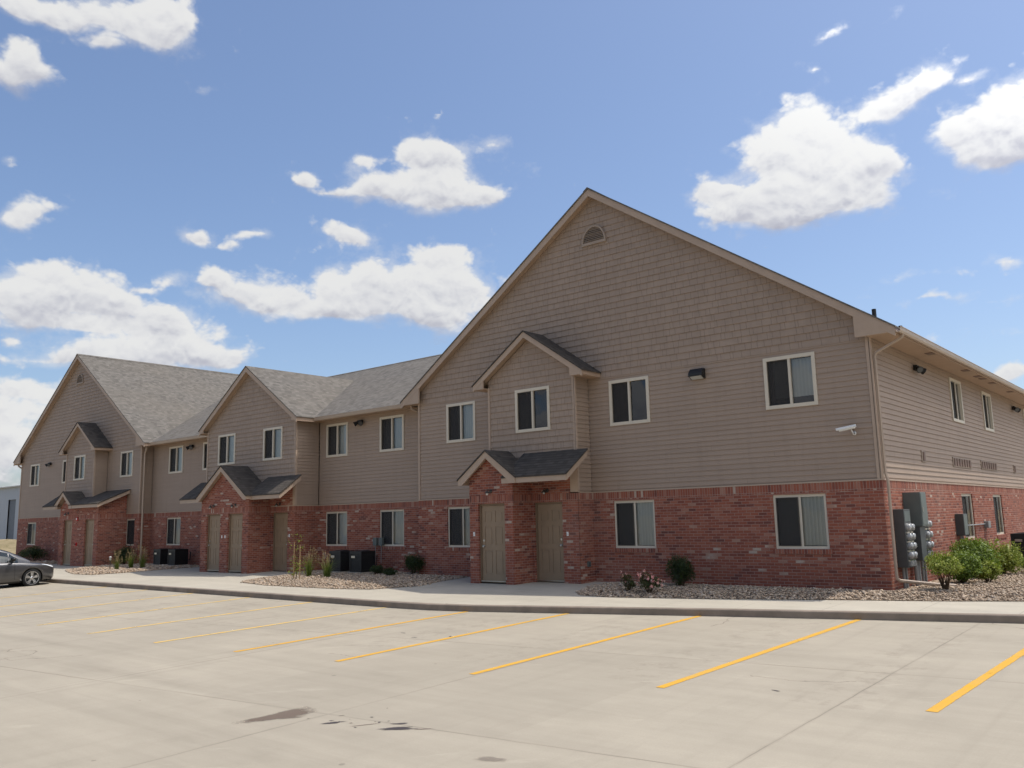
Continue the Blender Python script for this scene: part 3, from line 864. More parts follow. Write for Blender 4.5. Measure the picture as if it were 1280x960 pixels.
# pavement behind the kerb
m = MB(); KW = .15
def off(p, d):
    return p[0], p[1]+d
for a, b in zip(KERB, KERB[1:]):
    q = [off(a, KW), off(b, KW), (b[0], 30), (a[0], 30)]
    for w in (clip(q, 1, 0, False), clip(q, 1, 0, True)):
        if len(w) >= 3: m.poly([(x, y, gz(y)) for x, y in w])
struct(m.build('sidewalk', M['walk']))
m = MB()
for a, b in zip(KERB, KERB[1:]):
    n_ = max(1, int(abs(b[0]-a[0])/3))
    for k in range(n_):
        p = (a[0]+(b[0]-a[0])*k/n_, a[1]+(b[1]-a[1])*k/n_); q = (a[0]+(b[0]-a[0])*(k+1)/n_, a[1]+(b[1]-a[1])*(k+1)/n_)
        def pt(c, d, h): return (c[0], c[1]+d, gz(c[1]+d)+h)
        prof = [(0.0, -.2), (0.0, -.022), (.004, -.010), (.012, -.002), (.022, .003), (KW+.002, .003)]
        for (d0, h0), (d1, h1) in zip(prof, prof[1:]):
            m.poly([pt(p, d0, h0), pt(q, d0, h0), pt(q, d1, h1), pt(p, d1, h1)])
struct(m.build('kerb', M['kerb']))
# yellow stall lines
def cover(n, wear):
    """paint worn through in chips, ragged along both edges"""
    q = n.new('ShaderNodeAttribute'); q.attribute_name = 'cover'
    f = n.math('ADD', q.outputs['Fac'], n.math('MULTIPLY', n.math('SUBTRACT', n.noise(n.pos(), 26, 6, .75), .5), 1.5))
    g = n.math('SUBTRACT', f, n.maprange(n.noise(n.pos(), 2.2, 5, .7), .45, .70, 0, wear))
    n.put(n.b.inputs['Alpha'], n.maprange(g, .25, .60, 0, 1))
def mat_paint():
    n = NT('yellow_paint'); p = n.pos()
    w = n.noise(p, 7, 6, .75); w2 = n.noise(p, 40, 3, .7); cover(n, .50)
    c = n.mix(n.maprange(w, .35, .7, 0, 1), (.66,.345,.03,1), (.56,.33,.065,1))
    c = n.mix(n.maprange(n.noise(p, 1.5, 5, .7), .45, .7, 0, .45), c, (.46,.33,.14,1))
    return n.done(c, .8, .2)
def mat_faded():
    n = NT('worn_yellow_paint'); p = n.pos(); w = n.noise(p, 5, 6, .75); cover(n, .70)
    c = n.mix(n.maprange(w, .40, .62, 0, 1), (.68,.42,.09,1), (.54,.42,.22,1)); return n.done(c, .85, .2)
M['paint'] = mat_paint(); M['faded'] = mat_faded()
def ykerb(x):
    for a, b in zip(KERB, KERB[1:]):
        if a[0] <= x <= b[0]: return a[1]+(b[1]-a[1])*(x-a[0])/(b[0]-a[0])
LINES = [(3.12,-9.33,3.40), (.16,-9.73,.38), (-2.46,-10.27,-2.38), (-4.99,-10.58,-4.98), (-7.32,-10.87,-7.22), (-9.68,-11.06,-9.60), (-12.26,-11.15,-12.40), (-14.90,-11.10,-15.20), (-17.7,-11.0,-18.2), (-20.5,-10.95,-21.0), (-23.3,-10.9,-23.8)]
for x, y, xk in LINES:
    m = MB(); yk = ykerb(xk)-.004; n_ = 8; hw = .066
    at = []
    for k in range(n_):
        t0, t1 = k/n_, (k+1)/n_
        a = (x+(xk-x)*t0, y+(yk-y)*t0); b = (x+(xk-x)*t1, y+(yk-y)*t1)
        for (o0, w0), (o1, w1) in zip(((-1, 0), (-.72, 1), (.72, 1), (1, 0)), ((-.72, 1), (.72, 1), (1, 0))):
            m.poly([(a[0]+hw*o0, a[1], gz(a[1])-.126), (a[0]+hw*o1, a[1], gz(a[1])-.126), (b[0]+hw*o1, b[1], gz(b[1])-.126), (b[0]+hw*o0, b[1], gz(b[1])-.126)])
            at += [w0, w1, w1, w0]
    if x > -6:   # overspray runs up the kerb face
        m.poly([(xk-hw*.8, yk-.001, gz(yk)-.126), (xk+hw*.8, yk-.001, gz(yk)-.126), (xk+hw*.7, yk-.001, gz(yk)-.03), (xk-hw*.6, yk-.001, gz(yk)-.05)]); at += [.55, .55, .0, .0]
    ln = struct(m.build('painted_line', M['paint'] if x > -9 else M['faded']))
    la = ln.data.attributes.new('cover', 'FLOAT', 'POINT'); la.data.foreach_set('value', at)
# damp and oily marks on the slab
def blob(cx, cy, lx, ly, ang, mat, seed, dz=-.1265, irr=.35, taper=0):
    r_ = random.Random(seed); m = MB(); n_ = 40; pts = []
    ph = [r_.uniform(0, 6.28) for _ in range(6)]
    for k in range(n_):
        t = 2*math.pi*k/n_
        q = 1+irr*sum(math.sin((j+2)*t+ph[j])/(j+1.5) for j in range(6))*.6
        a, b = lx*q*math.cos(t), ly*q*math.sin(t)*(1+taper*math.cos(t))
        x, y = cx+a*math.cos(ang)-b*math.sin(ang), cy+a*math.sin(ang)+b*math.cos(ang)
        pts.append((x, y, gz(y)+dz))
    c = (cx, cy, gz(cy)+dz)
    mid = [tuple(c[i]+(p[i]-c[i])*.55 for i in range(3)) for p in pts]
    outer = [tuple(c[i]+(p[i]-c[i])*1.5 for i in range(3)) for p in pts]
    v0 = [c]+mid+outer; f = [(0, 1+k, 1+(k+1) % n_) for k in range(n_)]+[(1+k, 1+n_+k, 1+n_+(k+1) % n_, 1+(k+1) % n_) for k in range(n_)]
    me = bpy.data.meshes.new('stain'); me.from_pydata(v0, [], f); me.update()
    at = me.attributes.new('soak', 'FLOAT', 'POINT'); at.data.foreach_set('value', [1.0]+[.8]*n_+[0.0]*n_)
    return struct(link('stain', me, mat))
def soaked(name, col, top):
    n = NT(name); q = n.new('ShaderNodeAttribute'); q.attribute_name = 'soak'
    f = n.math('ADD', q.outputs['Fac'], n.math('MULTIPLY', n.math('SUBTRACT', n.noise(n.pos(), 14, 6, .7), .5), .8))
    n.put(n.b.inputs['Alpha'], n.maprange(f, .22, .62, 0, top))
    return n.done(col, .75, .25)
M['damp'] = soaked('damp_concrete', (.17,.125,.095,1), .72)
M['oil'] = soaked('oil_stain', (.06,.05,.052,1), .85)
M['oil2'] = soaked('faint_stain', (.22,.18,.145,1), .45)
blob(-2.80,-13.12,.36,.17,1.22,M['damp'],1,taper=.5); blob(-2.0,-12.97,.11,.035,.9,M['oil'],2)
blob(-1.2,-12.75,.17,.055,.8,M['oil'],5,irr=.6); blob(-1.33,-12.60,.10,.02,.7,M['oil'],6,irr=.5); blob(-1.62,-12.84,.13,.014,1.0,M['damp'],7)
blob(-.95,-12.62,.08,.02,.7,M['damp'],8); blob(.35,-13.02,.13,.07,.5,M['oil2'],9)
for k in range(13):
    blob(-1.75+random.gauss(0, .35), -12.8+random.gauss(0, .22), random.uniform(.008, .03), random.uniform(.006, .015), random.random(), M['oil'] if k % 2 else M['damp'], 20+k, irr=.5)
for k, (x, y) in enumerate(((-6.2,-8.1),(-5.6,-8.4),(-5.1,-8.0),(1.4,-9.2))):
    blob(x, y, .05, .02, k, M['oil'] if k < 4 else M['damp'], 60+k, irr=.6)

# ------------------------------------------------------------------ gravel beds
def mat_stone():
    n = NT('river_stone'); g = n.new('ShaderNodeNewGeometry')
    c = n.ramp(g.outputs['Random Per Island'], [(0, (.25,.175,.12)), (.15, (.35,.25,.17)), (.35, (.42,.32,.225)), (.55, (.46,.36,.26)), (.75, (.41,.30,.21)), (.88, (.52,.43,.33)), (1, (.33,.27,.22))])
    return n.done(c, .8, .3)
M['stone'] = mat_stone()
n = NT('gravel_base'); v = n.new('ShaderNodeTexVoronoi'); v.inputs['Scale'].default_value = 16; n.put(v.inputs['Vector'], n.pos())
M['gbase'] = n.done(n.mix(n.maprange(v.outputs['Distance'], 0, .6, 0, 1), (.36,.28,.20,1), (.10,.075,.055,1)), .9, .15)
def inside(px, py, poly):
    r_ = np.zeros(len(px), bool); j = len(poly)-1
    for i in range(len(poly)):
        xi, yi = poly[i]; xj, yj = poly[j]
        r_ ^= ((yi > py) != (yj > py)) & (px < (xj-xi)*(py-yi)/(yj-yi+1e-12)+xi); j = i
    return r_
ICO = bmesh.new(); bmesh.ops.create_icosphere(ICO, subdivisions=1, radius=1)
IV = np.array([v.co[:] for v in ICO.verts]); IF = np.array([[v.index for v in f.verts] for f in ICO.faces]); ICO.free()
def gzv(y): return np.where(y < 0, .025*y, 0.0)
def edge_dist(px, py, poly):
    d = np.full(len(px), 9.0)
    for i in range(len(poly)):
        a = np.array(poly[i-1]); b = np.array(poly[i]); ab = b-a
        t = np.clip(((px-a[0])*ab[0]+(py-a[1])*ab[1])/(ab@ab), 0, 1)
        d = np.minimum(d, np.hypot(px-a[0]-t*ab[0], py-a[1]-t*ab[1]))
    return d
def gravel(poly, n_, size, excl=()):
    xs = [p[0] for p in poly]; ys_ = [p[1] for p in poly]
    m = MB()
    for q in (clip(poly, 1, 0, False), clip(poly, 1, 0, True)):
        if len(q) >= 3: m.poly([(x, y, gz(y)+.006) for x, y in q])
    base = m.build('gravel_bed', M['gbase']); struct(base)
    px = rng.uniform(min(xs), max(xs), n_*3); py = rng.uniform(min(ys_), max(ys_), n_*3)
    ok = inside(px, py, poly)
    px, py = px[ok][:n_], py[ok][:n_]
    # a few strays roll onto the slab
    k = len(px); sz = size*rng.lognormal(0, .33, k)
    ed = edge_dist(px, py, poly)
    mound = .07*np.clip(ed/.5, 0, 1)
    st = rng.random(k) < .02
    px = px+np.where(st, rng.normal(0, .10, k), 0); py = py+np.where(st, rng.normal(0, .10, k), 0)
    mound = np.where(st, 0, mound)
    ax = sz[:, None]*np.stack([rng.uniform(.8, 1.25, k), rng.uniform(.65, 1.0, k), rng.uniform(.4, .7, k)], 1)
    V = IV[None]*ax[:, None, :]*(1+rng.normal(0, .09, (k, 12, 1)))
    th = rng.uniform(0, 6.28, k); ti = rng.normal(0, .35, k)
    c, s_ = np.cos(ti)[:, None], np.sin(ti)[:, None]
    V = np.stack([V[..., 0]*c-V[..., 2]*s_, V[..., 1], V[..., 0]*s_+V[..., 2]*c], -1)
    c, s_ = np.cos(th)[:, None], np.sin(th)[:, None]
    V = np.stack([V[..., 0]*c-V[..., 1]*s_, V[..., 0]*s_+V[..., 1]*c, V[..., 2]], -1)
    V += np.stack([px, py, gzv(py)+mound*rng.uniform(.3, 1, k)+.012], -1)[:, None, :]
    F = (IF[None]+(np.arange(k)*12)[:, None, None]).reshape(-1, 3)
    me = bpy.data.meshes.new('gravel'); V = V.reshape(-1, 3)
    me.vertices.add(len(V)); me.vertices.foreach_set('co', V.astype(np.float32).ravel())
    me.loops.add(F.size); me.loops.foreach_set('vertex_index', F.ravel().astype(np.int32))
    me.polygons.add(len(F)); me.polygons.foreach_set('loop_start', np.arange(0, F.size, 3, dtype=np.int32))
    me.update(calc_edges=True); me.materials.append(M['stone'])
    o = bpy.data.objects.new('gravel', me); C.objects.link(o); o['kind'] = 'stuff'
    me.polygons.foreach_set('use_smooth', [True]*len(me.polygons))
    return o
gravel([(0,-.0),(-6.55,0),(-7.05,-.9),(-6.5,-2.35),(-6.0,-2.85),(-5.14,-2.95),(-3.0,-2.45),(-.64,-1.76),(1.4,-1.2),(2.6,-.75),(3.0,.4),(3.3,9.0),(3.3,16.0),(0,16.0)], 46000, .020)
gravel([(-12.0,-1.4),(-11.6,-2.6),(-12.3,-3.75),(-13.5,-4.0),(-16.7,-4.08),(-18.5,-3.75),(-19.1,-3.2),(-19.3,-1.6),(-19.7,.56),(-14.5,.56),(-14.36,0),(-12.2,0)], 19000, .023)
gravel([(-34.2,0),(-34.2,-1.3),(-33.6,-2.9),(-32.1,-3.45),(-30.2,-3.95),(-28.8,-3.9),(-28.3,-2.9),(-28.2,-1.3),(-27.7,.56),(-33.0,.56),(-33.04,0)], 6500, .034)
gravel([(-40.1,0),(-40.1,-1.2),(-41.0,-2.6),(-46.5,-2.6),(-47.2,0)], 2000, .05)

# ------------------------------------------------------------------ plants
def mat_leaf(name, a, b, c_):
    n = NT(name); g = n.new('ShaderNodeNewGeometry')
    c = n.ramp(g.outputs['Random Per Island'], [(0, a), (.5, b), (1, c_)])
    m = n.done(c, .55, .35)
    try: n.b.inputs['Subsurface Weight'].default_value = 0
    except Exception: pass
    tr = n.new('ShaderNodeBsdfTranslucent'); n.put(tr.inputs[0], n.mix(.5, c, (.35,.5,.05,1)))
    mx = n.new('ShaderNodeMixShader'); mx.inputs[0].default_value = .25
    n.l.new(n.b.outputs[0], mx.inputs[1]); n.l.new(tr.outputs[0], mx.inputs[2])
    n.l.new(mx.outputs[0], n.n['Material Output'].inputs[0]); return m
M['leafbright'] = mat_leaf('spring_leaves', (.055,.095,.012), (.12,.18,.022), (.21,.27,.04))
M['leafyellow'] = mat_leaf('yellow_green_leaves', (.13,.17,.02), (.24,.28,.04), (.36,.36,.08))
M['leafdark'] = mat_leaf('dark_leaves', (.012,.022,.010), (.025,.042,.016), (.045,.065,.022))
M['leafrose'] = mat_leaf('rose_leaves', (.02,.035,.012), (.04,.06,.018), (.09,.05,.03))
M['grassblade'] = mat_leaf('grass_blades', (.06,.10,.015), (.12,.16,.03), (.24,.23,.07))
M['plume'] = mat_leaf('seed_plumes', (.30,.20,.11), (.42,.29,.16), (.52,.38,.22))
M['petal'] = mat_leaf('pink_petals', (.55,.16,.18), (.75,.38,.34), (.85,.62,.55))
M['stem'] = plain('woody_stem', (.10,.065,.04,1), .85, .15)
M['stake'] = plain('wood_stake', (.42,.28,.15,1), .8, .2)
def leaves(name, mat, parent, pts, nrm, size, aspect=.55, jit=.8):
    """pts (n,3): one folded leaf quad per point"""
    k = len(pts)
    d = nrm + rng.normal(0, jit, (k, 3)); d /= np.linalg.norm(d, axis=1)[:, None]
    r_ = rng.normal(0, 1, (k, 3)); a = np.cross(d, r_); a /= np.linalg.norm(a, axis=1)[:, None]; b = np.cross(d, a)
    s = (size*rng.lognormal(0, .3, k))[:, None]
    V = np.stack([pts-a*s*.5, pts+b*s*aspect*.5+d*s*.12, pts+a*s*.5, pts-b*s*aspect*.5+d*s*.12], 1).reshape(-1, 3)
    F = np.arange(4*k).reshape(-1, 4)
    me = bpy.data.meshes.new(name)
    me.vertices.add(len(V)); me.vertices.foreach_set('co', V.astype(np.float32).ravel())
    me.loops.add(F.size); me.loops.foreach_set('vertex_index', F.ravel().astype(np.int32))
    me.polygons.add(k); me.polygons.foreach_set('loop_start', np.arange(0, F.size, 4, dtype=np.int32))
    me.update(calc_edges=True)
    return link(name, me, mat, parent)
def shrub(loc, w, h, label, leafmat, n_=2600, size=.045, lift=.12, clumps=16, group=None, flowers=0, cat='shrub', name='shrub', fill=.75):
    root = local_thing(name, label, cat, loc, group)
    # clumps of shoots give the outline its bumps and gaps
    cen = []
    for k in range(clumps):
        t = rng.uniform(0, 6.28); ph = math.acos(rng.uniform(-.85 if lift < .15 else -.5, 1)); q = rng.uniform(.35, .74)
        cen.append((w/2*q*math.sin(ph)*math.cos(t), w/2*q*math.sin(ph)*math.sin(t), h*(.5+lift*.5)+h*(.5-lift*.5)*q*math.cos(ph)))
    cen = np.array(cen); ci = rng.integers(0, clumps, n_)
    dirs = rng.normal(0, 1, (n_, 3)); dirs /= np.linalg.norm(dirs, axis=1)[:, None]
    rad = (rng.random(n_)**.4)[:, None]*np.array([w*.26, w*.26, h*.24])*fill/.75*rng.uniform(.8, 1.15, clumps)[ci][:, None]
    P_ = cen[ci]+dirs*rad
    P_[:, 2] = np.maximum(P_[:, 2], .02+lift*h*.5)
    out = P_-np.array([0, 0, h*.45]); out /= np.linalg.norm(out, axis=1)[:, None]
    leaves('foliage', leafmat, root, P_, out*.8+np.array([0, 0, .4]), size)
    m = MB()
    for k in range(clumps):
        c = Vector(cen[k]); b = Vector((random.uniform(-.03, .03), random.uniform(-.03, .03), -.03))
        md = b.lerp(c, .5)+Vector((random.uniform(-.03, .03), random.uniform(-.03, .03), .02))
        m.tube([b, md, c], [.010, .007, .003], 5)
    m.build('stems', M['stem'], root)
    if flowers:
        sel = P_[rng.choice(np.where(out[:, 2] > -.1)[0], flowers)]
        nn = sel-np.array([0, 0, h*.4]); nn /= np.linalg.norm(nn, axis=1)[:, None]
        sel = sel+nn*.05
        fp = np.repeat(sel, 9, 0)+rng.normal(0, .014, (flowers*9, 3))
        leaves('blossoms', M['petal'], root, fp, np.repeat(nn, 9, 0), .038, .9)
    return root
GB = 'green bushes along the sunny side wall'
shrub((1.0,.15,.03), .78, .78, 'airy yellow green bush with bare lower stems, nearest the corner meters', M['leafyellow'], 3900, .040, .34, 22, GB, fill=.66)
shrub((.92,2.0,.03), .74, .76, 'dense dark hearted green bush between the airy bush and the biggest bush', M['leafbright'], 6500, .046, .03, 26, GB)
shrub((1.32,2.45,.03), .50, .50, 'small low bright green bush tucked at the foot of the dense bushes', M['leafyellow'], 2400, .045, .03, 14, GB)
shrub((.80,3.7,.03), 1.08, .96, 'biggest and tallest green bush in the row along the side wall', M['leafbright'], 12500, .050, .03, 38, GB)
shrub((1.05,5.3,.03), 1.0, .86, 'reddish tipped green bush beyond the biggest bush', M['leafyellow'], 5200, .050, .06, 22, GB)
shrub((1.65,6.0,.03), .7, .50, 'low bright bush at the far right end of the row', M['leafbright'], 2000, .05, .05, 14, GB)
shrub((-4.53,-.80,.0), .66, .80, 'round dark evergreen bush against the brick between two ground floor windows', M['leafdark'], 5200, .036, .04, 22)
shrub((-4.55,-2.22,-.03), .56, .46, 'rose bush full of pale pink blooms in front of the round dark bush', M['leafrose'], 1500, .036, .12, 14, 'rose bushes in the gravel', 34)
shrub((-5.08,-2.24,-.03), .34, .44, 'smaller sparse rose bush with three or four pink blooms', M['leafrose'], 700, .036, .12, 9, 'rose bushes in the gravel', 6)
SG = 'dark shrubs under the middle windows'
shrub((-14.35,-.25,.02), .70, .68, 'round dark bush beside the brick corner, tallest of the three by the air conditioners', M['leafdark'], 3600, .04, .06, 18, SG)
shrub((-14.75,-.85,.0), .48, .30, 'low dark shrub next to the round bush', M['leafdark'], 1500, .04, .05, 12, SG)
shrub((-15.55,-.75,.0), .58, .36, 'low dark shrub nearest the middle air conditioner', M['leafdark'], 1700, .04, .05, 12, SG)
shrub((-33.1,-.55,.0), 1.0, .95, 'dark bush under the narrow window behind the feathery grasses', M['leafdark'], 3000, .05, .05, 18)
shrub((-42.9,-.75,.0), 1.5, .9, 'dark bush against the far left brick wall beyond the car', M['leafdark'], 3000, .06, .05, 18)
def grass_clump(loc, h, label, group, plume=True, lean=.42, n_=160):
    root = local_thing('ornamental_grass', label, 'grass plant', loc, group)
    m = MB(); pl = []
    for k in range(n_):
        t = random.uniform(0, 6.28); L = h*random.uniform(.35, .9); sp = abs(random.gauss(0, lean))*L
        b = Vector((random.gauss(0, .035), random.gauss(0, .035), -.02))
        d = Vector((math.cos(t), math.sin(t), 0)); w = Vector((-d.y, d.x, 0))*.006
        p1 = b+d*sp*.35+Vector((0, 0, L*.6)); p2 = b+d*sp*1.3+Vector((0, 0, L*random.uniform(.85, 1)))
        m.poly([b-w, b+w, p1+w*.8, p1-w*.8]); m.poly([p1-w*.8, p1+w*.8, p2])
    m.build('blades', M['grassblade'], root)
    if plume:
        m = MB(); pts = []
        for k in range(15):
            t = random.uniform(0, 6.28); sp = random.uniform(.02, .30)*h; L = h*random.uniform(.70, 1.1)
            tip = Vector((math.cos(t)*sp, math.sin(t)*sp, L)); base = Vector((0, 0, h*.3))+tip*.1
            m.tube([base, tip], [.003, .002], 4)
            for j in range(26): pts.append(tip-Vector((0, 0, random.uniform(0, .26*h)))+Vector((random.gauss(0, .012), random.gauss(0, .012), 0)))
        m.build('stalks', M['plume'], root)
        pts = np.array([p[:] for p in pts]); leaves('plumes', M['plume'], root, pts, np.tile([0, .0, .3], (len(pts), 1)), .028, .4)
    return root
GM = 'feathery grasses in the middle gravel bed'; GLf = 'feathery grasses in the left gravel bed'
grass_clump((-17.39,-1.99,-.04), .98, 'tan plumed grass nearest the young staked tree', GM)
grass_clump((-16.44,-1.99,-.04), .90, 'tan plumed grass just in front of the middle air conditioners', GM)
grass_clump((-29.79,-2.43,-.05), .80, 'dark stemmed grass clump nearest the kerb at the left bed', GLf, n_=110)
grass_clump((-30.05,-1.73,-.04), .82, 'yellow green grass clump in the centre of the left trio', GLf)
grass_clump((-29.38,-1.55,-.04), .95, 'tallest yellow green grass clump by the left air conditioners', GLf)
# young tree tied to two stakes
t = local_thing('young_tree', 'thin newly planted sapling tied between two wooden stakes in the middle gravel', 'tree', (-16.81,-2.89,-.06))
m = MB(); m.tube([(0,0,-.05),(.02,0,.6),(-.01,.02,1.2),(.02,0,1.5)], [.014,.012,.009,.004], 7)
for k in range(9):
    z = random.uniform(.25, 1.6); a = random.uniform(0, 6.28); L = random.uniform(.12, .26)
    m.tube([(0,0,z),(math.cos(a)*L, math.sin(a)*L, z+L*.7)], [.005,.002], 5)
m.build('trunk', M['stem'], t)
for sx in (-.17, .15):
    m = MB(); m.tube([(sx,.02,-.05),(sx*.95,.02,1.2 if sx < 0 else 1.1)], .015, 6); m.build('stake', M['stake'], t)
pts = np.column_stack([rng.normal(0, .11, 190), rng.normal(0, .11, 190), np.concatenate([rng.uniform(.15, .6, 120), rng.uniform(.6, 1.45, 70)])])
leaves('crown', M['leafyellow'], t, pts, np.tile([0, 0, .5], (190, 1)), .055)
# small white lawn ornament-like reflector post at the left bed
t = local_thing('path_light', 'small white capped path light at the corner of the left gravel bed', 'light', (-30.15,-2.55,-.06))
m = MB(); m.tube([(0,0,-.03),(0,0,.42)], .018, 10); m.build('post', M['bronze'], t)
m = MB(); m.lathe([(.0,.60),(.045,.585),(.055,.56),(.04,.55),(.04,.46),(.025,.44),(0,.44)], (0,0,0), 'z', 14); m.build('lamp_cap', M['white'], t, True)
# ------------------------------------------------------------------ fittings on the walls
def porch_lamp(F, u, z, label, group, lit=False):
    root = local_thing('porch_light', label, 'lamp', F.P(u, z, 0), group)
    m = MB(); m.lathe([(0,0),(.055,0),(.055,-.015),(.04,-.03),(0,-.032)], (0,0,0), 'y', 16); m.build('backplate', M['bronze'], root)
    m = MB(); m.tube(bend([(0,-.02,.0),(0,-.09,.05),(0,-.15,.045),(0,-.15,.01)]), .009, 8); m.build('arm', M['bronze'], root)
    m = MB(); m.lathe([(.0,.02),(.02,.02),(.03,-.005),(.075,-.05),(.078,-.06),(.07,-.06),(.026,-.012),(0,-.01)], (0,-.15,0), 'z', 18); m.build('shade', M['bronze'], root, True)
    m = MB(); m.lathe([(.012,-.02),(.03,-.05),(.034,-.08),(.022,-.105),(0,-.112)], (0,-.15,0), 'z', 14); m.build('bulb', M['white'] if lit else M['nickel'], root, True)
    return root
G = 'porch lamps over the doors'
porch_lamp(Front(-1.45), -9.94, 2.46, 'porch lamp with a bare white bulb above the left door of the right porch', G, True)
porch_lamp(Front(-.66), -8.58, 2.44, 'dark porch lamp above the shaded right door of the right porch', G)
porch_lamp(Front(-1.45), -24.16, 2.44, 'porch lamp over the leftmost door of the centre porch', G)
porch_lamp(Front(-1.45), -22.66, 2.44, 'porch lamp over the second door of the centre porch', G)
porch_lamp(Front(YC-.006), -21.24, 2.44, 'porch lamp over the set back right door of the centre porch', G)
porch_lamp(Front(-1.3), -37.53, 2.44, 'porch lamp over the left door of the far left porch', G)
def door_chime(F, u, z, label):
    root = local_thing('doorbell', label, 'doorbell', F.P(u, z, 0), 'doorbells beside the doors')
    m = MB(); m.box(-.03,.03,-.018,.0,-.055,.055); m.build('plate', M['white'], root, bevel=.004)
    m = MB(); m.lathe([(.012,-.018),(.012,-.024),(0,-.025)], (0,0,-.01), 'y', 10); m.build('button', M['nickel'], root)
door_chime(Front(-1.45), -10.58, 1.30, 'white doorbell left of the left door of the right porch')
door_chime(Front(-.66), -7.93, 1.27, 'white doorbell right of the shaded door of the right porch')
door_chime(Front(-1.45), -23.52, 1.28, 'white doorbell on the pier just right of the leftmost centre door')
door_chime(Front(-1.45), -23.30, 1.28, 'white doorbell on the pier just left of the second centre door')
door_chime(Front(YC), -20.62, 1.28, 'white doorbell right of the set back centre door')
# red alarm and pull station on the far left porch
for z, nm, lb in ((2.16, 'fire_alarm', 'red fire alarm horn between the two far left doors'), (.98, 'fire_pull', 'dark red pull box lower on the pier between the far left doors')):
    root = local_thing(nm, lb, 'alarm', (-36.45, -1.3, z))
    m = MB(); m.box(-.07,.07,-.06,0,-.08,.08); m.build('housing', M['red'], root, bevel=.01)
    m = MB(); m.lathe([(.05,-.06),(.035,-.072),(0,-.065)], (0,0,0), 'y', 14); m.build('cover', M['dark'] if z < 2 else M['white'], root)
# outlet box on the pier
root = local_thing('outlet_box', 'small grey weatherproof outlet low on the right porch pier', 'outlet', (-7.55, -.30, .47))
m = MB(); m.box(0,.05,-.06,.06,-.07,.07); m.build('cover', M['greybox'], root, bevel=.006)
m = MB(); m.box(.05,.058,-.04,.04,-.05,.05); m.build('lid', M['greydark'], root)

def wall_pack(loc, rot, label):
    root = local_thing('wall_light', label, 'light', loc, 'black wall lights', rot)
    m = MB(); m.prism([(-.19,0,.13),(-.19,-.10,.13),(-.19,-.20,.02),(-.19,-.20,-.06),(-.19,-.05,-.13),(-.19,0,-.13)], (.38,0,0))
    m.build('housing', M['black'], root, bevel=.01)
    m = MB(); m.poly([(-.16,-.19,-.068),(.16,-.19,-.068),(.16,-.06,-.132),(-.16,-.06,-.132)]); m.build('lens', M['lens'], root)
    m = MB(); m.box(-.195,.195,-.21,-.195,-.06,-.045); m.build('visor', M['black'], root)
M['lensdark'] = plain('smoked_lens', (.06,.06,.06,1), .15, .5)
M['lens'] = plain('frosted_lens', (.45,.45,.43,1), .25, .5)
wall_pack((-4.19, .018, 5.17), 0, 'large black box shaped wall light between the two upper right windows')
def twin_head(loc, rot, label):
    root = local_thing('emergency_light', label, 'light', loc, 'black twin head wall lights', rot)
    m = MB(); m.box(-.12,.12,-.10,0,-.05,.08); m.build('housing', M['black'], root, bevel=.012)
    for s in (-1, 1):
        m = MB(); a = Vector((s*.10,-.10,-.01)); d = Vector((s*.55,-.55,-.45)).normalized()
        m.tube([a-d*.05, a+d*.02, a+d*.10, a+d*.12, a+d*.121], [.04,.06,.085,.088,.07], 14)
        h = m.build('lamp_head', M['black'], root)
        m = MB(); m.tube([a+d*.120, a+d*.124], [.072,.068], 14); m.build('lens', M['lensdark'], h)
twin_head((-17.93, .56+.018, 5.24), 0, 'black twin wall light between the two upper windows right of the centre gable')
twin_head((-29.56, .56+.018, 5.20), 0, 'black twin wall light on the recessed wall left of the centre gable')
twin_head((-43.39, .018, 5.22), 0, 'black twin wall light on the far left gable')
twin_head((-.018, 3.37, 5.16), R(90), 'black twin wall light high on the sunny side wall near the corner')
twin_head((-.018, 15.3, 5.16), R(90), 'black twin wall light high on the side wall beyond both windows')

# bullet camera
root = local_thing('security_camera', 'white bullet security camera with hood under the upper right corner', 'camera', (-.50, 0, 3.38))
m = MB(); m.lathe([(0,.03),(.055,.03),(.055,0),(.03,-.015),(0,-.016)], (0,0,0), 'y', 16); m.build('mount', M['white'], root, True)
m = MB(); m.tube(bend([(0,0,0),(0,-.13,.0),(-.02,-.17,.10)]), .018, 8); m.build('bracket', M['white'], root, True)
a = Vector((.10,-.19,.17)); b = Vector((-.34,-.30,.095)); d = (b-a).normalized()
m = MB(); m.tube([a, a+d*.02, b-d*.01, b], [.035,.048,.048,.042], 16); bd = m.build('body', M['white'], root)
m = MB(); m.tube([b+d*.001, b+d*.004], [.04,.038], 16); m.build('lens', M['dark'], bd)
m = MB(); sd = Vector((d.y,-d.x,0)).normalized(); up_ = sd.cross(d).normalized(); up_ = up_ if up_.z > 0 else -up_
prof = [(-.066,.0),(-.06,.045),(-.035,.066),(.035,.066),(.06,.045),(.066,.0),(.060,.0),(.055,.04),(.032,.059),(-.032,.059),(-.055,.04),(-.060,.0)]
m.prism([a-d*.03+sd*x+up_*z for x, z in prof], (b-a)+d*.09); m.build('hood', M['white'], root)
m = MB(); e = Vector((.02,-.15,-.02)); m.tube(bend([(0,-.05,.0),(.05,-.10,-.05),(.03,-.12,.06),(.03,-.18,.13)]), .006, 6); m.build('cable', M['black'], root)

for ch in [root]+list(root.children_recursive):
    if ch.type == 'MESH': ch.data.transform(Matrix.Scale(.76, 4))
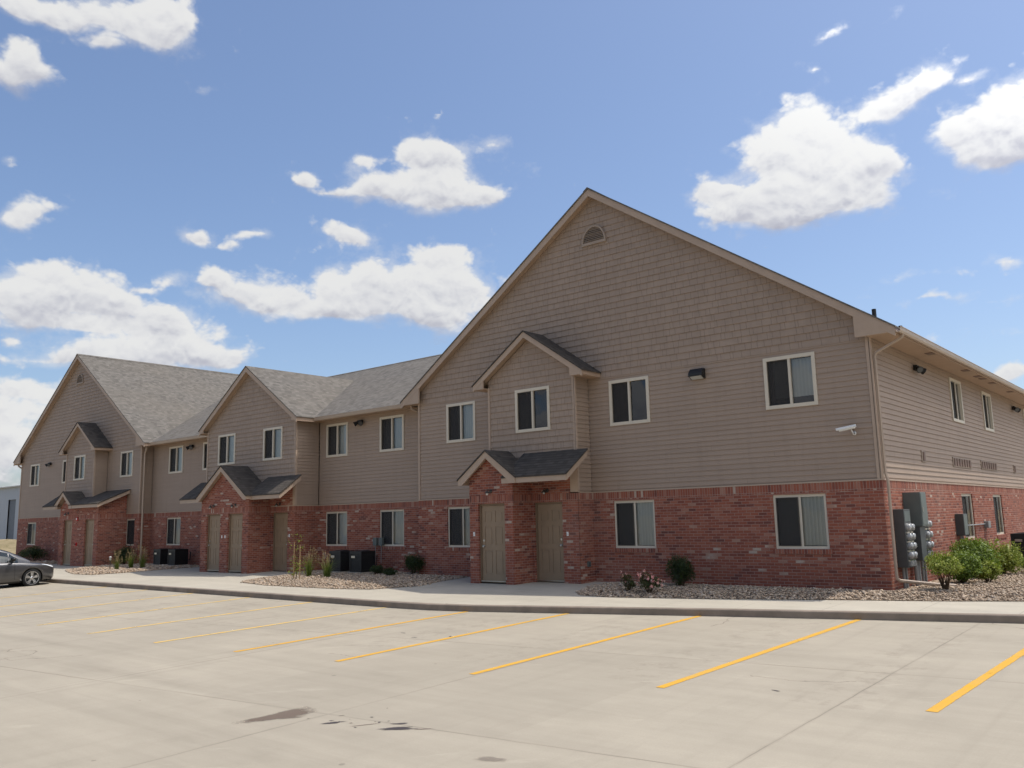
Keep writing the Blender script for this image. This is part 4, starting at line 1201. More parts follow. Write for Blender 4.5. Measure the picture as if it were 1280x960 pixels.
# ---- meters and cabinets on the sunny side wall
root = local_thing('electric_cabinet', 'tall grey green electrical cabinet standing up the side wall near the corner', 'cabinet', (0, 1.32, 0))
m = MB(); m.box(.0,.37,0,.44,1.33,2.08); cab = m.build('upper_box', M['greybox'], root, bevel=.006)
m = MB(); m.box(.371,.378,.02,.42,1.36,2.05); d_ = m.build('cabinet_door', M['greybox'], cab, bevel=.003)
m = MB(); m.box(.378,.392,.05,.08,1.65,1.75); m.build('latch', M['nickel'], d_)
m = MB(); m.box(.0,.30,.02,.40,.58,1.328); m.build('lower_box', M['greydark'], root, bevel=.006)
for y in (.10, .28):
    m = MB(); m.tube([(.12,y,-.05),(.12,y,.58)], .045, 12); m.build('conduit', M['conduit'], root)
def meter_bank(loc, cols, rows, label, w, h, z0, dep):
    root = local_thing('meter_bank', label, 'meter', loc, 'electric meter banks')
    m = MB(); m.box(0,dep,0,w,z0,z0+h); hs = m.build('housing', M['greydark'], root, bevel=.008)
    m = MB(); m.box(dep,dep+.006,.03,w-.03,z0+h-.26,z0+h-.04); m.build('cover_plate', M['greybox'], hs)
    dz = (h-.45)/rows; dy = w/cols
    for i in range(cols):
        for j in range(rows):
            c = (dep, dy*(i+.5), z0+.16+dz*(j+.5))
            m = MB(); m.lathe([(.0,0),(.086,0),(.088,.03),(.078,.035)], c, 'x', 20); base = m.build('meter', M['meter'], root)
            m = MB(); m.lathe([(.076,.03),(.074,.07),(.06,.095),(.0,.10)], c, 'x', 20); m.build('glass_dome', M['meterglass'], base, True)
            m = MB(); m.box(dep+.03,dep+.07,c[1]-.05,c[1]+.05,c[2]-.05,c[2]+.04); m.build('register', M['white'], base)
            m = MB(); m.box(dep,dep+.035,c[1]-.09,c[1]+.09,c[2]-.125,c[2]-.092); m.build('bracket', M['nickel'], base)
    for i in range(4):
        m = MB(); y = .08+(w-.16)*i/3; m.box(dep,dep+.05,y-.035,y+.035,z0+.03,z0+.14); m.build('breaker', M['meter'], root, bevel=.004)
    for y in (w*.3, w*.7):
        m = MB(); m.tube([(.07,y,-.05),(.07,y,z0)], .03, 10); m.build('conduit', M['conduit'], root)
    return root
M['meterglass'] = plain('meter_glass', (.34,.34,.33,1), .15, .7)
meter_bank((0,.52,0), 2, 4, 'bank of eight round electric meters nearest the building corner', .46, 1.24, .47, .22)
meter_bank((0,1.95,0), 2, 3, 'second bank of electric meters beyond the tall cabinet', .50, 1.15, .62, .20)
root = local_thing('phone_box', 'smaller grey utility box beside the first ground floor side window', 'cabinet', (0, 5.72, 0))
m = MB(); m.box(0,.20,0,.42,1.0,1.56); b_ = m.build('housing', M['greydark'], root, bevel=.006)
m = MB(); m.box(.201,.208,.02,.40,1.02,1.54); m.build('cabinet_door', M['greybox'], b_, bevel=.003)
for y in (.1, .3):
    m = MB(); m.tube([(.08,y,-.05),(.08,y,1.0)], .022, 10); m.build('conduit', M['conduit'], root)
# hose bibb box lower on that wall
root = local_thing('service_box', 'small grey box on the side brick above the biggest bush', 'cabinet', (0, 9.1, 1.22))
m = MB(); m.box(0,.12,-.15,.15,-.09,.10); m.build('housing', M['conduit'], root, bevel=.006)
m = MB(); m.tube([(.03,-3.0,.02),(.03,-.15,.02)], .018, 8); m.build('conduit', M['conduit'], root)

# ---- air conditioning condensers
M['fin'] = plain('condenser_fins', (.028,.030,.032,1), .55, .4)
def condenser(loc, label, group, s=.78, h=.80, tag_=True, rot=0):
    root = local_thing('air_conditioner', label, 'air conditioner', loc, group, rot)
    a = s/2; q_ = s/.84
    m = MB(); m.box(-a-.06,a+.06,-a-.06,a+.06,-.05,.06); m.build('pad', M['walk'], root)
    m = MB(); m.box(-a,a,-a,a,.07,.13); m.box(-a,a,-a,a,h-.09,h)
    for sx in (-1, 1):
        for sy in (-1, 1): m.box(min(sx*a, sx*(a-.05)), max(sx*a, sx*(a-.05)), min(sy*a, sy*(a-.05)), max(sy*a, sy*(a-.05)), .13, h-.09)
    m.build('cabinet', M['black'], root)
    m = MB(); m.box(-a+.03,a-.03,-a+.03,a-.03,.10,h-.06); m.build('coil', M['fin'], root)
    m = MB(); z = .17
    while z < h-.12:
        m.box(-a+.05,a-.05,-a-.002,-a+.006,z,z+.012); m.box(-a+.05,a-.05,a-.006,a+.002,z,z+.012)
        m.box(-a-.002,-a+.006,-a+.05,a-.05,z,z+.012); m.box(a-.006,a+.002,-a+.05,a-.05,z,z+.012); z += .038
    m.build('louvers', M['black'], root)
    m = MB()
    for r_ in (.09*q_,.15*q_,.21*q_,.27*q_,.33*q_):
        m.tube([(r_*math.cos(k*math.pi/12), r_*math.sin(k*math.pi/12), h+.012) for k in range(25)], .005, 5, False)
    for k in range(8): m.tube([(.03*math.cos(k*.785),.03*math.sin(k*.785),h+.012),(.34*q_*math.cos(k*.785),.34*q_*math.sin(k*.785),h+.012)], .005, 5)
    m.build('fan_guard', M['black'], root)
    if tag_:
        m = MB(); m.box(-a+.10,-a+.28,-a-.008,-a-.003,h-.22,h-.15); m.build('label_plate', M['nickel'], root)
    m = MB(); m.tube(bend([(a-.1,a,.25),(a-.1,a+.14,.25),(a-.1,a+.16,.6)]), .018, 8); m.build('pipe', M['black'], root)
    return root
GA = 'air conditioners in the middle gravel bed'; GA2 = 'air conditioners by the left recessed wall'
condenser((-16.62,-.42,.02), 'front black air conditioner with the metal plate under the middle windows', GA, .60, .74)
condenser((-17.75,-.38,.02), 'black air conditioner half hidden behind the feathery grass in the middle bed', GA, .60, .74)
condenser((-30.55,-.05,.02), 'left one of the pair of black air conditioners by the left wing corner', GA2, .60, .72)
condenser((-29.20,-.10,.02), 'right one of the pair of black air conditioners under the recessed wall window', GA2, .60, .72)
condenser((1.15,8.9,.02), 'black air conditioner behind the bushes at the far right edge', 'air conditioners on the side', .84, .95)
for x, lb in ((-17.05, 'left grey disconnect box on the brick above the middle air conditioners'), (-16.75, 'right grey disconnect box on the brick above the middle air conditioners')):
    root = local_thing('disconnect_box', lb, 'electrical box', (x, .56, 1.02), 'disconnect boxes')
    m = MB(); m.box(-.09,.09,-.10,0,-.12,.14); m.build('housing', M['greybox'], root, bevel=.006)
    m = MB(); m.tube([(0,-.05,-.12),(0,-.06,-.7)], .012, 8); m.build('conduit', M['conduit'], root)
for x in (-27.9, -27.3):
    root = local_thing('line_cover', 'dark vertical pipe cover on the recessed brick right of the left air conditioners', 'pipe', (x, .56, .3), 'pipe covers')
    m = MB(); m.box(-.05,.05,-.09,0,-.3,.62); m.build('duct', M['greydark'], root, bevel=.008)
    m = MB(); m.box(-.065,.065,-.105,0,.60,.66); m.build('cap', M['greybox'], root)

# ------------------------------------------------------------------ metal shed far left
def mat_corr():
    n = NT('pale_sheet_metal'); X, Y, Z = n.xyz(n.pos())
    fr = n.math('FRACT', n.math('DIVIDE', n.math('ADD', X, Y), .3))
    h = n.math('LESS_THAN', fr, .2)
    c = n.mix(n.noise(n.comb(n.math('MULTIPLY', X, .5), n.math('MULTIPLY', Z, .1)), 1, 4, .6), (.36,.40,.46,1), (.46,.49,.53,1))
    n.bump(h, .6, .03); return n.done(c, .5, .4)
M['metal'] = mat_corr()
shed = thing('metal_warehouse', 'pale grey sheet metal warehouse beyond the left end of the building', 'building', (-100, 15.5, 0))
m = MB(); x0, x1, y0, y1 = -135, -66, 15.5, 45
m.poly([(x0,y0,-.4),(-93.6,y0,-.4),(-93.6,y0,6.25),(x0,y0,6.25)]); m.poly([(-91.6,y0,-.4),(x1,y0,-.4),(x1,y0,6.25),(-91.6,y0,6.25)])
m.poly([(-93.6,y0,4.9),(-91.6,y0,4.9),(-91.6,y0,6.25),(-93.6,y0,6.25)])
m.poly([(x1,y0,-.4),(x1,y1,-.4),(x1,y1,6.25),(x1,(y0+y1)/2,8.2),(x1,y0,6.25)]); m.poly([(x0,y0,-.4),(x0,y1,-.4),(x0,y1,6.25),(x0,(y0+y1)/2,8.2),(x0,y0,6.25)]); m.poly([(x0,y1,-.4),(x1,y1,-.4),(x1,y1,6.25),(x0,y1,6.25)])
m.build('wall', M['metal'], shed)
m = MB(); m.prism([(x0-.3,y0-.3,6.2),(x0-.3,(y0+y1)/2,8.25),(x0-.3,y1+.3,6.2),(x0-.3,y1+.3,6.32),(x0-.3,(y0+y1)/2,8.38),(x0-.3,y0-.3,6.32)], (x1-x0+.6,0,0)); m.build('roof', plain('white_metal_roof', (.6,.6,.58,1), .5, .4), shed)
m = MB(); m.box(-93.6,-91.6,15.62,15.7,-.4,4.9); m.build('doorway', plain('shed_door', (.16,.18,.21,1), .6, .3), shed)
def bank(label_n, cx, cy, lx, ly, h, seed):
    m = MB(); nx, ny = 60, 16
    idx = lambda i, j: i*(ny+1)+j
    for i in range(nx+1):
        for j in range(ny+1):
            u, v = i/nx*2-1, j/ny*2-1
            x, y = cx+u*lx, cy+v*ly
            e = max(0, 1-u*u)*max(0, 1-v*v)
            z = -.3+h*e**.6*(1+.5*(noise.noise(Vector((x*.25, y*.25, seed)))))+.12*noise.noise(Vector((x, y, seed)))
            m.v.append((x, y, z))
    for i in range(nx):
        for j in range(ny): m.f.append((idx(i,j), idx(i+1,j), idx(i+1,j+1), idx(i,j+1)))
    return struct(m.build('dirt_bank', M['dirt'], smooth=True))
bank('a', -84, 8, 26, 5, 1.25, 3)
bank('b', -70, 3, 12, 3, .8, 5)

# ------------------------------------------------------------------ the parked car
def mat_carpaint():
    n = NT('grey_car_paint'); b = n.b
    f = n.noise(n.pos(), 400, 1, .5)
    c = n.mix(n.maprange(f, .4, .6, 0, .3), (.075,.073,.074,1), (.115,.112,.112,1))
    n.done(c, .32, .5, .55); b.inputs['Coat Weight'].default_value = 1; b.inputs['Coat Roughness'].default_value = .04
    return n.m
M['paintcar'] = mat_carpaint()
M['carglass'] = plain('tinted_glass', (.02,.026,.026,1), .03, .9)
M['tyre'] = plain('tyre_rubber', (.018,.018,.018,1), .8, .2)
M['alloy'] = plain('alloy_rim', (.62,.62,.62,1), .25, .6, .9)
M['lamp'] = plain('headlamp_glass', (.62,.64,.66,1), .08, .8)
M['chrome'] = plain('chrome', (.7,.7,.7,1), .1, .6, 1.0)
M['amber'] = plain('amber_lens', (.6,.2,.02,1), .2, .6)
# local space: nose at s=0, s grows backwards (car faces +y) ; x lateral
CARX, CARY, CARZ = -28.48, -5.62, gz(-7)-.13
car = local_thing('parked_car', 'dark grey hatchback parked nose to the kerb, cut off by the left edge', 'car', (CARX, CARY, CARZ))
car.rotation_euler = (-.025, 0, 0) if False else (math.atan(.025), 0, 0)
L = 4.45
# stations: s, half width at the belt, z sill, z mid, z belt(shoulder), z centre top
ST = [(0.00,.52,.36,.50,.60,.64), (.05,.66,.26,.50,.66,.71), (.16,.76,.22,.50,.70,.77), (.34,.83,.20,.52,.745,.83), (.60,.875,.19,.55,.79,.89), (.90,.895,.19,.57,.83,.94), (1.20,.90,.19,.58,.865,.98), (1.50,.905,.18,.58,.89,1.00),
      (1.9,.91,.18,.58,.905,1.00), (2.4,.91,.18,.58,.92,1.0), (2.9,.91,.18,.59,.935,1.0), (3.4,.905,.19,.60,.955,1.02), (3.9,.88,.21,.61,.97,1.03), (4.2,.84,.25,.62,.96,1.0), (4.38,.76,.32,.62,.90,.93), (4.45,.62,.40,.62,.80,.82)]
bm = bmesh.new(); rings = []
for (s, w, zs, zm, zb, zc) in ST:
    half = [(w*.90, zs), (w*.985, zs+.07), (w*1.0, zm), (w*.985, zm+(zb-zm)*.6), (w*.955, zb-.02), (w*.90, zb+.012), (w*.70, zb+(zc-zb)*.62), (w*.35, zb+(zc-zb)*.93), (0, zc)]
    pts = half + [(-a, b) for a, b in half[-2::-1]]
    rings.append([bm.verts.new((a, -s, b)) for a, b in pts])
for r0, r1 in zip(rings, rings[1:]):
    for k in range(len(r0)-1): bm.faces.new((r0[k], r0[k+1], r1[k+1], r1[k]))
    bm.faces.new((r0[-1], r0[0], r1[0], r1[-1]))
bm.faces.new(rings[0]); bm.faces.new(rings[-1][::-1])
bmesh.ops.subdivide_edges(bm, edges=bm.edges[:], cuts=1, use_grid_fill=True, smooth=.35)
bmesh.ops.recalc_face_normals(bm, faces=bm.faces[:])
me = bpy.data.meshes.new('body'); bm.to_mesh(me); bm.free()
body = link('body', me, M['paintcar'], car, smooth=True)
# wheel openings are cut from the shell, then the cutters are thrown away
WR = .318; WS = (.86, 3.51)
cut = []
for s in WS:
    m = MB(); n_ = 36
    m.lathe([(0,-1.2),(WR+.045,-1.2),(WR+.045,-.60),(0,-.60)], (0,-s,WR), 'x', n_); m.lathe([(0,.60),(WR+.045,.60),(WR+.045,1.2),(0,1.2)], (0,-s,WR), 'x', n_)
    o = m.build('cutter', None); o.parent = None; cut.append(o)
    b2 = bmesh.new(); b2.from_mesh(o.data); bmesh.ops.remove_doubles(b2, verts=b2.verts[:], dist=1e-5); bmesh.ops.recalc_face_normals(b2, faces=b2.faces[:]); b2.to_mesh(o.data); b2.free()
    o.matrix_world = Matrix.Translation(car.location) @ car.rotation_euler.to_matrix().to_4x4()
    bo = body.modifiers.new('arch', 'BOOLEAN'); bo.object = o; bo.operation = 'DIFFERENCE'; bo.solver = 'EXACT'
bpy.context.view_layer.update()
dg = bpy.context.evaluated_depsgraph_get()
nm = bpy.data.meshes.new_from_object(body.evaluated_get(dg)); body.modifiers.clear(); body.data = nm
nm.materials.clear(); nm.materials.append(M['paintcar'])
for o in cut: bpy.data.objects.remove(o)
# cabin
cab = [(1.02,.0,.96,.70), (1.35,.30,1.16,.72), (1.80,.62,1.385,.70), (2.2,.66,1.45,.69), (2.7,.67,1.47,.685), (3.2,.66,1.44,.67), (3.7,.60,1.33,.64), (4.1,.5,1.12,.60), (4.25,.4,1.0,.58)]
cabst = [(.92,.955,.66), (1.30,1.155,.70), (1.62,1.315,.64), (1.95,1.425,.60), (2.35,1.462,.585), (2.8,1.468,.58), (3.3,1.44,.57), (3.75,1.35,.56), (4.05,1.20,.60), (4.28,1.0,.70)]
def cabin_ring(s, zt, wt, inset=0):
    zb = .80+.02*(s-1)/3.2; wb = .842-inset
    zt = max(zt-inset, zb+.01)
    f = (zt-zb)/.66
    return [(wb, -s, zb), (wb-(wb-wt)*.5*min(1, f+.1), -s, zb+(zt-zb)*.55), (wt+.03, -s, zt-.045*min(1, f)), (wt-.06, -s, zt-.012*min(1, f)), (wt*.5, -s, zt), (0, -s, zt+.006)]
bm = bmesh.new(); rings = []
for s, zt, wt in cabst:
    h = cabin_ring(s, zt, wt); pts = h+[(-a, b, c) for a, b, c in h[-2::-1]]
    rings.append([bm.verts.new(p) for p in pts])
for r0, r1 in zip(rings, rings[1:]):
    for k in range(len(r0)-1): bm.faces.new((r0[k], r0[k+1], r1[k+1], r1[k]))
bmesh.ops.recalc_face_normals(bm, faces=bm.faces[:])
me = bpy.data.meshes.new('roof'); bm.to_mesh(me); bm.free()
me.materials.append(M['paintcar'])
cabo = link('roof', me, None, car, smooth=True)
# side windows, lying 4 mm proud of the cabin shell
def cabin_pt(s, f, sgn):
    for (s0, z0, w0), (s1, z1, w1) in zip(cabst, cabst[1:]):
        if s0 <= s <= s1:
            t = (s-s0)/(s1-s0); r0, r1 = cabin_ring(s0, z0, w0), cabin_ring(s1, z1, w1)
            rg = [tuple(a+(b-a)*t for a, b in zip(p, q)) for p, q in zip(r0, r1)][:3]
            g = f*2; k = min(1, int(g)); g -= k
            p = [rg[k][i]+(rg[k+1][i]-rg[k][i])*g for i in range(3)]
            return (sgn*(p[0]+.006), p[1], p[2])
def side_glass(s0, s1, f0, f1, sgn, lo=.21, n_=8, parent=None):
    m = MB()
    for k in range(n_):
        a, b = s0+(s1-s0)*k/n_, s0+(s1-s0)*(k+1)/n_
        fa, fb = f0+(f1-f0)*k/n_, f0+(f1-f0)*(k+1)/n_
        for j in range(4):
            ga, gb = lo+(fa-lo)*j/4, lo+(fb-lo)*j/4; ha, hb = lo+(fa-lo)*(j+1)/4, lo+(fb-lo)*(j+1)/4
            m.poly([cabin_pt(a, ga, sgn), cabin_pt(b, gb, sgn), cabin_pt(b, hb, sgn), cabin_pt(a, ha, sgn)])
    return m.build('side_window', M['carglass'], car, True)
for sgn in (-1, 1):
    side_glass(1.32, 1.60, .55, .88, sgn); side_glass(1.64, 2.52, .88, .95, sgn); side_glass(2.60, 3.42, .95, .90, sgn); side_glass(3.48, 3.85, .88, .55, sgn)
# windscreen and rear glass
for name, s0, s1 in (('windscreen', 1.06, 1.90), ('rear_window', 3.80, 4.22)):
    m = MB(); n_ = 8
    def zt_(s):
        for (a, z0, w0), (b, z1, w1) in zip(cabst, cabst[1:]):
            if a <= s <= b: return z0+(z1-z0)*(s-a)/(b-a), w0+(w1-w0)*(s-a)/(b-a)
    for k in range(n_):
        a, b = s0+(s1-s0)*k/n_, s0+(s1-s0)*(k+1)/n_
        (za, wa), (zb_, wb_) = zt_(a), zt_(b)
        xs = [-1, -.5, 0, .5, 1]; hz = [.0, .008, .013, .008, .0]
        for j in range(4):
            m.poly([(xs[j]*(wa-.05), -a, za+hz[j]), (xs[j+1]*(wa-.05), -a, za+hz[j+1]), (xs[j+1]*(wb_-.05), -b, zb_+hz[j+1]), (xs[j]*(wb_-.05), -b, zb_+hz[j])])
    m.build(name, M['carglass'], car, True)
# wheels
for s in WS:
    for sgn in (1, -1):
        c = (sgn*.775, -s, WR)
        ty = MB(); w = .105
        prof = [(.20,-w*.9),(.235,-w),(.29,-w),(WR-.012,-w*.85),(WR,-w*.55),(WR,w*.55),(WR-.012,w*.85),(.29,w),(.235,w),(.20,w*.9)]
        ty.lathe(prof, c, 'x', 40); wh = ty.build('wheel', M['tyre'], car, True)
        rm_ = MB(); o_ = sgn*(w-.012)
        rm_.lathe([(.240,o_+sgn*.004),(.236,o_+sgn*.012),(.214,o_+sgn*.010),(.205,o_-sgn*.03),(.20,o_-sgn*.10)], c, 'x', 40)
        for k in range(5):
            a = 2*math.pi*k/5+.3
            for da in (-.13, .13):
                ca, sa = math.cos(a+da*.55), math.sin(a+da*.55); cb, sb = math.cos(a+da), math.sin(a+da)
                ra = Vector((c[0]+o_-sgn*.012, c[1]+.035*ca, c[2]+.035*sa)); rb = Vector((c[0]+o_-sgn*.004, c[1]+.215*cb, c[2]+.215*sb))
                t_ = Vector((0, -math.sin(a+da), math.cos(a+da)))*.027; dd = Vector((sgn*.028, 0, 0))
                rm_.prism([ra-t_*.8, ra+t_*.8, rb+t_*1.1, rb-t_*1.1], -dd)
        rm_.lathe([(0,o_+sgn*.0),(.03,o_-sgn*.001),(.055,o_-sgn*.012),(.06,o_-sgn*.04)], c, 'x', 20)
        rm_.build('rim', M['alloy'], wh)
        dk = MB(); dk.lathe([(0,o_-sgn*.09),(.205,o_-sgn*.09)], c, 'x', 30); dk.build('brake_disc', M['greydark'], wh)
    m = MB(); m.lathe([(WR+.04,-.62),(WR+.04,.62)], (0,-s,WR), 'x', 30); m.lathe([(0,-.58),(WR+.04,-.58)], (0,-s,WR), 'x', 30); m.lathe([(0,.58),(WR+.04,.58)], (0,-s,WR), 'x', 30)
    m.build('wheel_well', M['dark'], car)
m = MB(); m.box(-.78,.78,-4.2,-.3,.17,.24); m.build('underbody', M['dark'], car)
# surface bits projected on the body side
def body_pt(s, f, sgn, out=.006):
    """f from sill 0 to shoulder 1 along the flank"""
    for a, b in zip(ST, ST[1:]):
        if a[0] <= s <= b[0]:
            t = (s-a[0])/(b[0]-a[0]); w, zs, zm, zb, zc = [a[i]+(b[i]-a[i])*t for i in range(1, 6)]
            h = [(w*.90, zs), (w*.985, zs+.07), (w, zm), (w*.985, zm+(zb-zm)*.6), (w*.955, zb-.02), (w*.90, zb+.012), (w*.70, zb+(zc-zb)*.62)]
            g = f*(len(h)-1); k = min(len(h)-2, int(g)); g -= k
            return (sgn*(h[k][0]+(h[k+1][0]-h[k][0])*g+out), -s, h[k][1]+(h[k+1][1]-h[k][1])*g+out*.4)
for sgn in (1, -1):
    m = MB(); n_ = 8
    for k in range(n_):     # swept back headlamp
        a, b = .03+.50*k/n_, .03+.50*(k+1)/n_
        la, lb = .55+.16*k/n_, .55+.16*(k+1)/n_; ha, hb = .80-.0*k/n_, .80-.0*(k+1)/n_
        for j in range(3):
            m.poly([body_pt(a, la+(ha-la)*j/3, sgn, .012), body_pt(b, lb+(hb-lb)*j/3, sgn, .012), body_pt(b, lb+(hb-lb)*(j+1)/3, sgn, .012), body_pt(a, la+(ha-la)*(j+1)/3, sgn, .012)])
    m.build('headlight', M['lamp'], car, True)
    m = MB(); m.lathe([(0,.0),(.045,.0),(.05,-.02)], (sgn*.58,-.035,.36), 'y', 14); m.build('fog_light', M['lamp'], car)
    # door seams
    for s in (1.45, 2.56, 3.50):
        m = MB(); fs = [.12+.76*k/10 for k in range(11)]
        for fa, fb in zip(fs, fs[1:]): m.poly([body_pt(s-.004, fa, sgn, .002), body_pt(s+.004, fa, sgn, .002), body_pt(s+.004, fb, sgn, .002), body_pt(s-.004, fb, sgn, .002)])
        m.build('door_seam', M['dark'], car)
    for s in (2.36, 3.30):
        m = MB(); p = body_pt(s, .60, sgn, .0); m.tube([(p[0]-sgn*.01, p[1], p[2]), (p[0]+sgn*.03, p[1]-.02, p[2]), (p[0]+sgn*.03, p[1]-.16, p[2]), (p[0]-sgn*.01, p[1]-.18, p[2])], .012, 8); m.build('door_handle', M['paintcar'], car)
    # mirror
    m = MB(); m.lathe([(0,-.075),(.05,-.07),(.075,-.03),(.08,.02),(.07,.05),(0,.052)], (sgn*1.0,-1.55,1.03), 'y', 16)
    for v_ in range(len(m.v)): x, y, z = m.v[v_]; m.v[v_] = (sgn*1.0+(x-sgn*1.0)*1.5, y, 1.03+(z-1.03)*.95)
    mr = m.build('mirror', M['black'], car, True)
    m = MB(); m.tube([(sgn*.82,-1.50,.94),(sgn*.94,-1.54,.99)], .03, 8); m.build('stalk', M['black'], mr)
    # bright sill and lower trim
    m = MB()
    for k in range(18):
        a, b = 1.30+1.78*k/18, 1.30+1.78*(k+1)/18
        m.poly([body_pt(a, .03, sgn, .008), body_pt(b, .03, sgn, .008), body_pt(b, .13, sgn, .008), body_pt(a, .13, sgn, .008)])
    m.build('sill_trim', M['black'], car)
# grille, bumper intake, plate-free nose
m = MB(); m.box(-.42,.42,-.06,.012,.50,.585); m.build('grille', M['black'], car, bevel=.01)
m = MB(); m.box(-.50,.50,-.10,-.012,.25,.40); m.build('air_intake', M['black'], car, bevel=.01)
m = MB()
for k in range(16):
    a = -.70+1.40*k/16; b = a+1.40/16
    fy = lambda x: -.02-.22*(abs(x)/.72)**2.6
    m.prism([(a,fy(a)+.055,.185),(a,fy(a)+.055,.21),(a,fy(a)-.08,.21),(a,fy(a)-.08,.185)], (b-a, fy(b)-fy(a), 0))
m.build('front_lip', M['black'], car)
m = MB(); m.box(-.62,.62,-4.47,-4.40,.62,.80); m.build('tailgate_panel', M['black'], car)
for sgn in (-1, 1):
    m = MB(); m.box(min(sgn*.55, sgn*.80), max(sgn*.55, sgn*.80), -4.40, -4.20, .76, .93); m.build('tail_light', M['red'], car, bevel=.03)
for y in (-4.1, -1.0):
    pass
# ------------------------------------------------------------------ sky, clouds, light, camera
PUFFS=[(-20.1,23.8,2.1,2.1,1),(-22.2,22.9,1.7,1.7,1),(-18.5,22.1,2.2,2.0,1),(-21.1,20.5,3.5,2.1,1),(-17.9,20.1,3.0,2.0,1),(-15.6,21.1,1.4,1.4,1),(-25.3,20.8,2.0,0.7,1),(-24.3,19.6,1.9,0.9,1),(-20.5,19.0,3.5,1.1,1),(-14.5,24.7,1.8,1.0,1),(-11.9,25.6,1.2,1.0,1),(-13.1,25.1,1.2,0.7,1),(-9.7,25.1,1.0,0.4,0.6),(-9.6,21.8,1.6,1.6,1),(-7.8,22.7,1.3,1.6,1),(-7.6,20.9,1.8,1.6,1),(-6.0,22.0,2.2,2.6,1),(-8.9,20.5,0.9,0.7,1),(-45.6,23.6,2.6,1.6,1),(-46.7,22.0,4.4,1.4,1),(-42.8,21.8,2.1,1.1,1),(-50.6,21.7,1.7,0.9,1),(-47.1,24.3,1.4,0.8,1),(-51.1,23.8,0.6,0.6,0.8),(-54.5,22.6,0.8,0.7,0.9),(-52.7,21.8,1.2,0.4,0.65),(-41.8,25.2,0.9,0.5,0.45),(-44.4,24.4,1.2,0.9,1),(-62.0,18.5,0.9,0.7,0.9),(-58.5,18.7,1.4,0.5,0.75),(-51.4,19.1,1.9,0.8,0.85),(-60.4,18.1,1.0,0.3,0.5),(-63.1,15.6,0.9,0.6,0.6),(-60.4,15.5,1.2,1.0,1),(-58.4,14.7,2.6,1.2,1),(-55.8,14.7,1.3,0.8,1),(-53.2,15.7,1.8,1.4,1),(-51.1,15.4,3.2,1.7,1),(-47.8,15.5,3.7,2.1,1),(-45.9,17.6,1.3,1.1,1),(-44.5,15.5,2.2,2.1,1),(-48.9,14.1,5.8,1.1,1),(-45.6,13.8,2.9,1.1,1),(-53.2,14.1,2.6,0.8,1),(-69.8,14.3,2.8,1.4,1),(-67.4,14.1,2.2,1.3,1),(-71.2,13.3,2.3,1.4,1),(-68.6,12.5,3.8,0.8,1),(-66.0,13.6,1.3,1.0,1),(-64.6,14.8,0.8,0.4,0.6),(-69.6,14.9,1.9,0.8,1),(-63.2,12.1,2.9,1.5,1),(-64.5,10.7,4.4,1.1,1),(-61.2,11.2,2.8,1.1,1),(-63.2,12.9,1.7,0.9,1),(-66.7,10.1,2.9,0.7,1),(-69.3,10.0,2.8,0.6,0.55),(-59.7,10.9,1.5,0.7,1),(-70.4,8.0,2.3,0.9,0.8),(-71.6,6.6,2.3,1.0,0.8),(-69.8,4.8,3.8,1.2,0.6),(-70.9,2.9,2.8,0.8,0.55),(-72.6,4.7,2.3,1.8,0.8),(-71.8,18.5,1.6,1.1,1),(-69.8,18.9,0.7,0.4,0.5),(-71.9,11.4,0.6,0.5,0.8),(-72.6,26.4,1.3,1.6,1),(-66.4,30.2,2.7,1.5,1),(-70.6,30.0,3.1,0.9,1),(-68.0,28.7,1.2,0.6,0.6),(-64.3,29.5,1.4,1.1,1),(-73.2,29.5,1.3,0.7,1),(-63.8,30.7,0.9,1.4,1),(-17.8,29.3,0.8,0.4,0.6),(-18.8,27.5,0.4,0.3,0.5),(-40.6,16.3,0.4,0.5,0.8),(-9.3,7.6,1.4,0.6,1),(-13.5,29.7,0.5,0.4,0.4),(-61.8,27.4,0.7,0.3,0.35),(-72.5,21.2,0.4,0.3,0.5),(-9.8,14.2,5.6,0.4,0.3),(-10.6,10.5,5.7,0.4,0.32),(-12.5,12.6,4.3,0.3,0.25)]
r2 = random.Random(11)
extra = []
for k in range(34):        # more fair weather clouds in the part of the sky behind the camera
    az0 = r2.uniform(20, 262); el0 = r2.choice([6, 10, 15, 22, 30, 40])*r2.uniform(.8, 1.2)
    if 20 < az0 < 50 and el0 > 45: continue
    s0 = r2.uniform(2, 4.5)
    for j in range(7): extra.append((az0+r2.gauss(0, s0), el0+abs(r2.gauss(0, s0*.35)), s0*r2.uniform(.3, .8), s0*r2.uniform(.2, .4), 1))
for k in range(34):        # unseen cloud bank added in the east to brighten the side wall
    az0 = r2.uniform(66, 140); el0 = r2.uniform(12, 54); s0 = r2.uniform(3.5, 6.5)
    for j in range(8): extra.append((az0+r2.gauss(0, s0), el0+abs(r2.gauss(0, s0*.4)), s0*r2.uniform(.4, .9), s0*r2.uniform(.3, .55), 1))
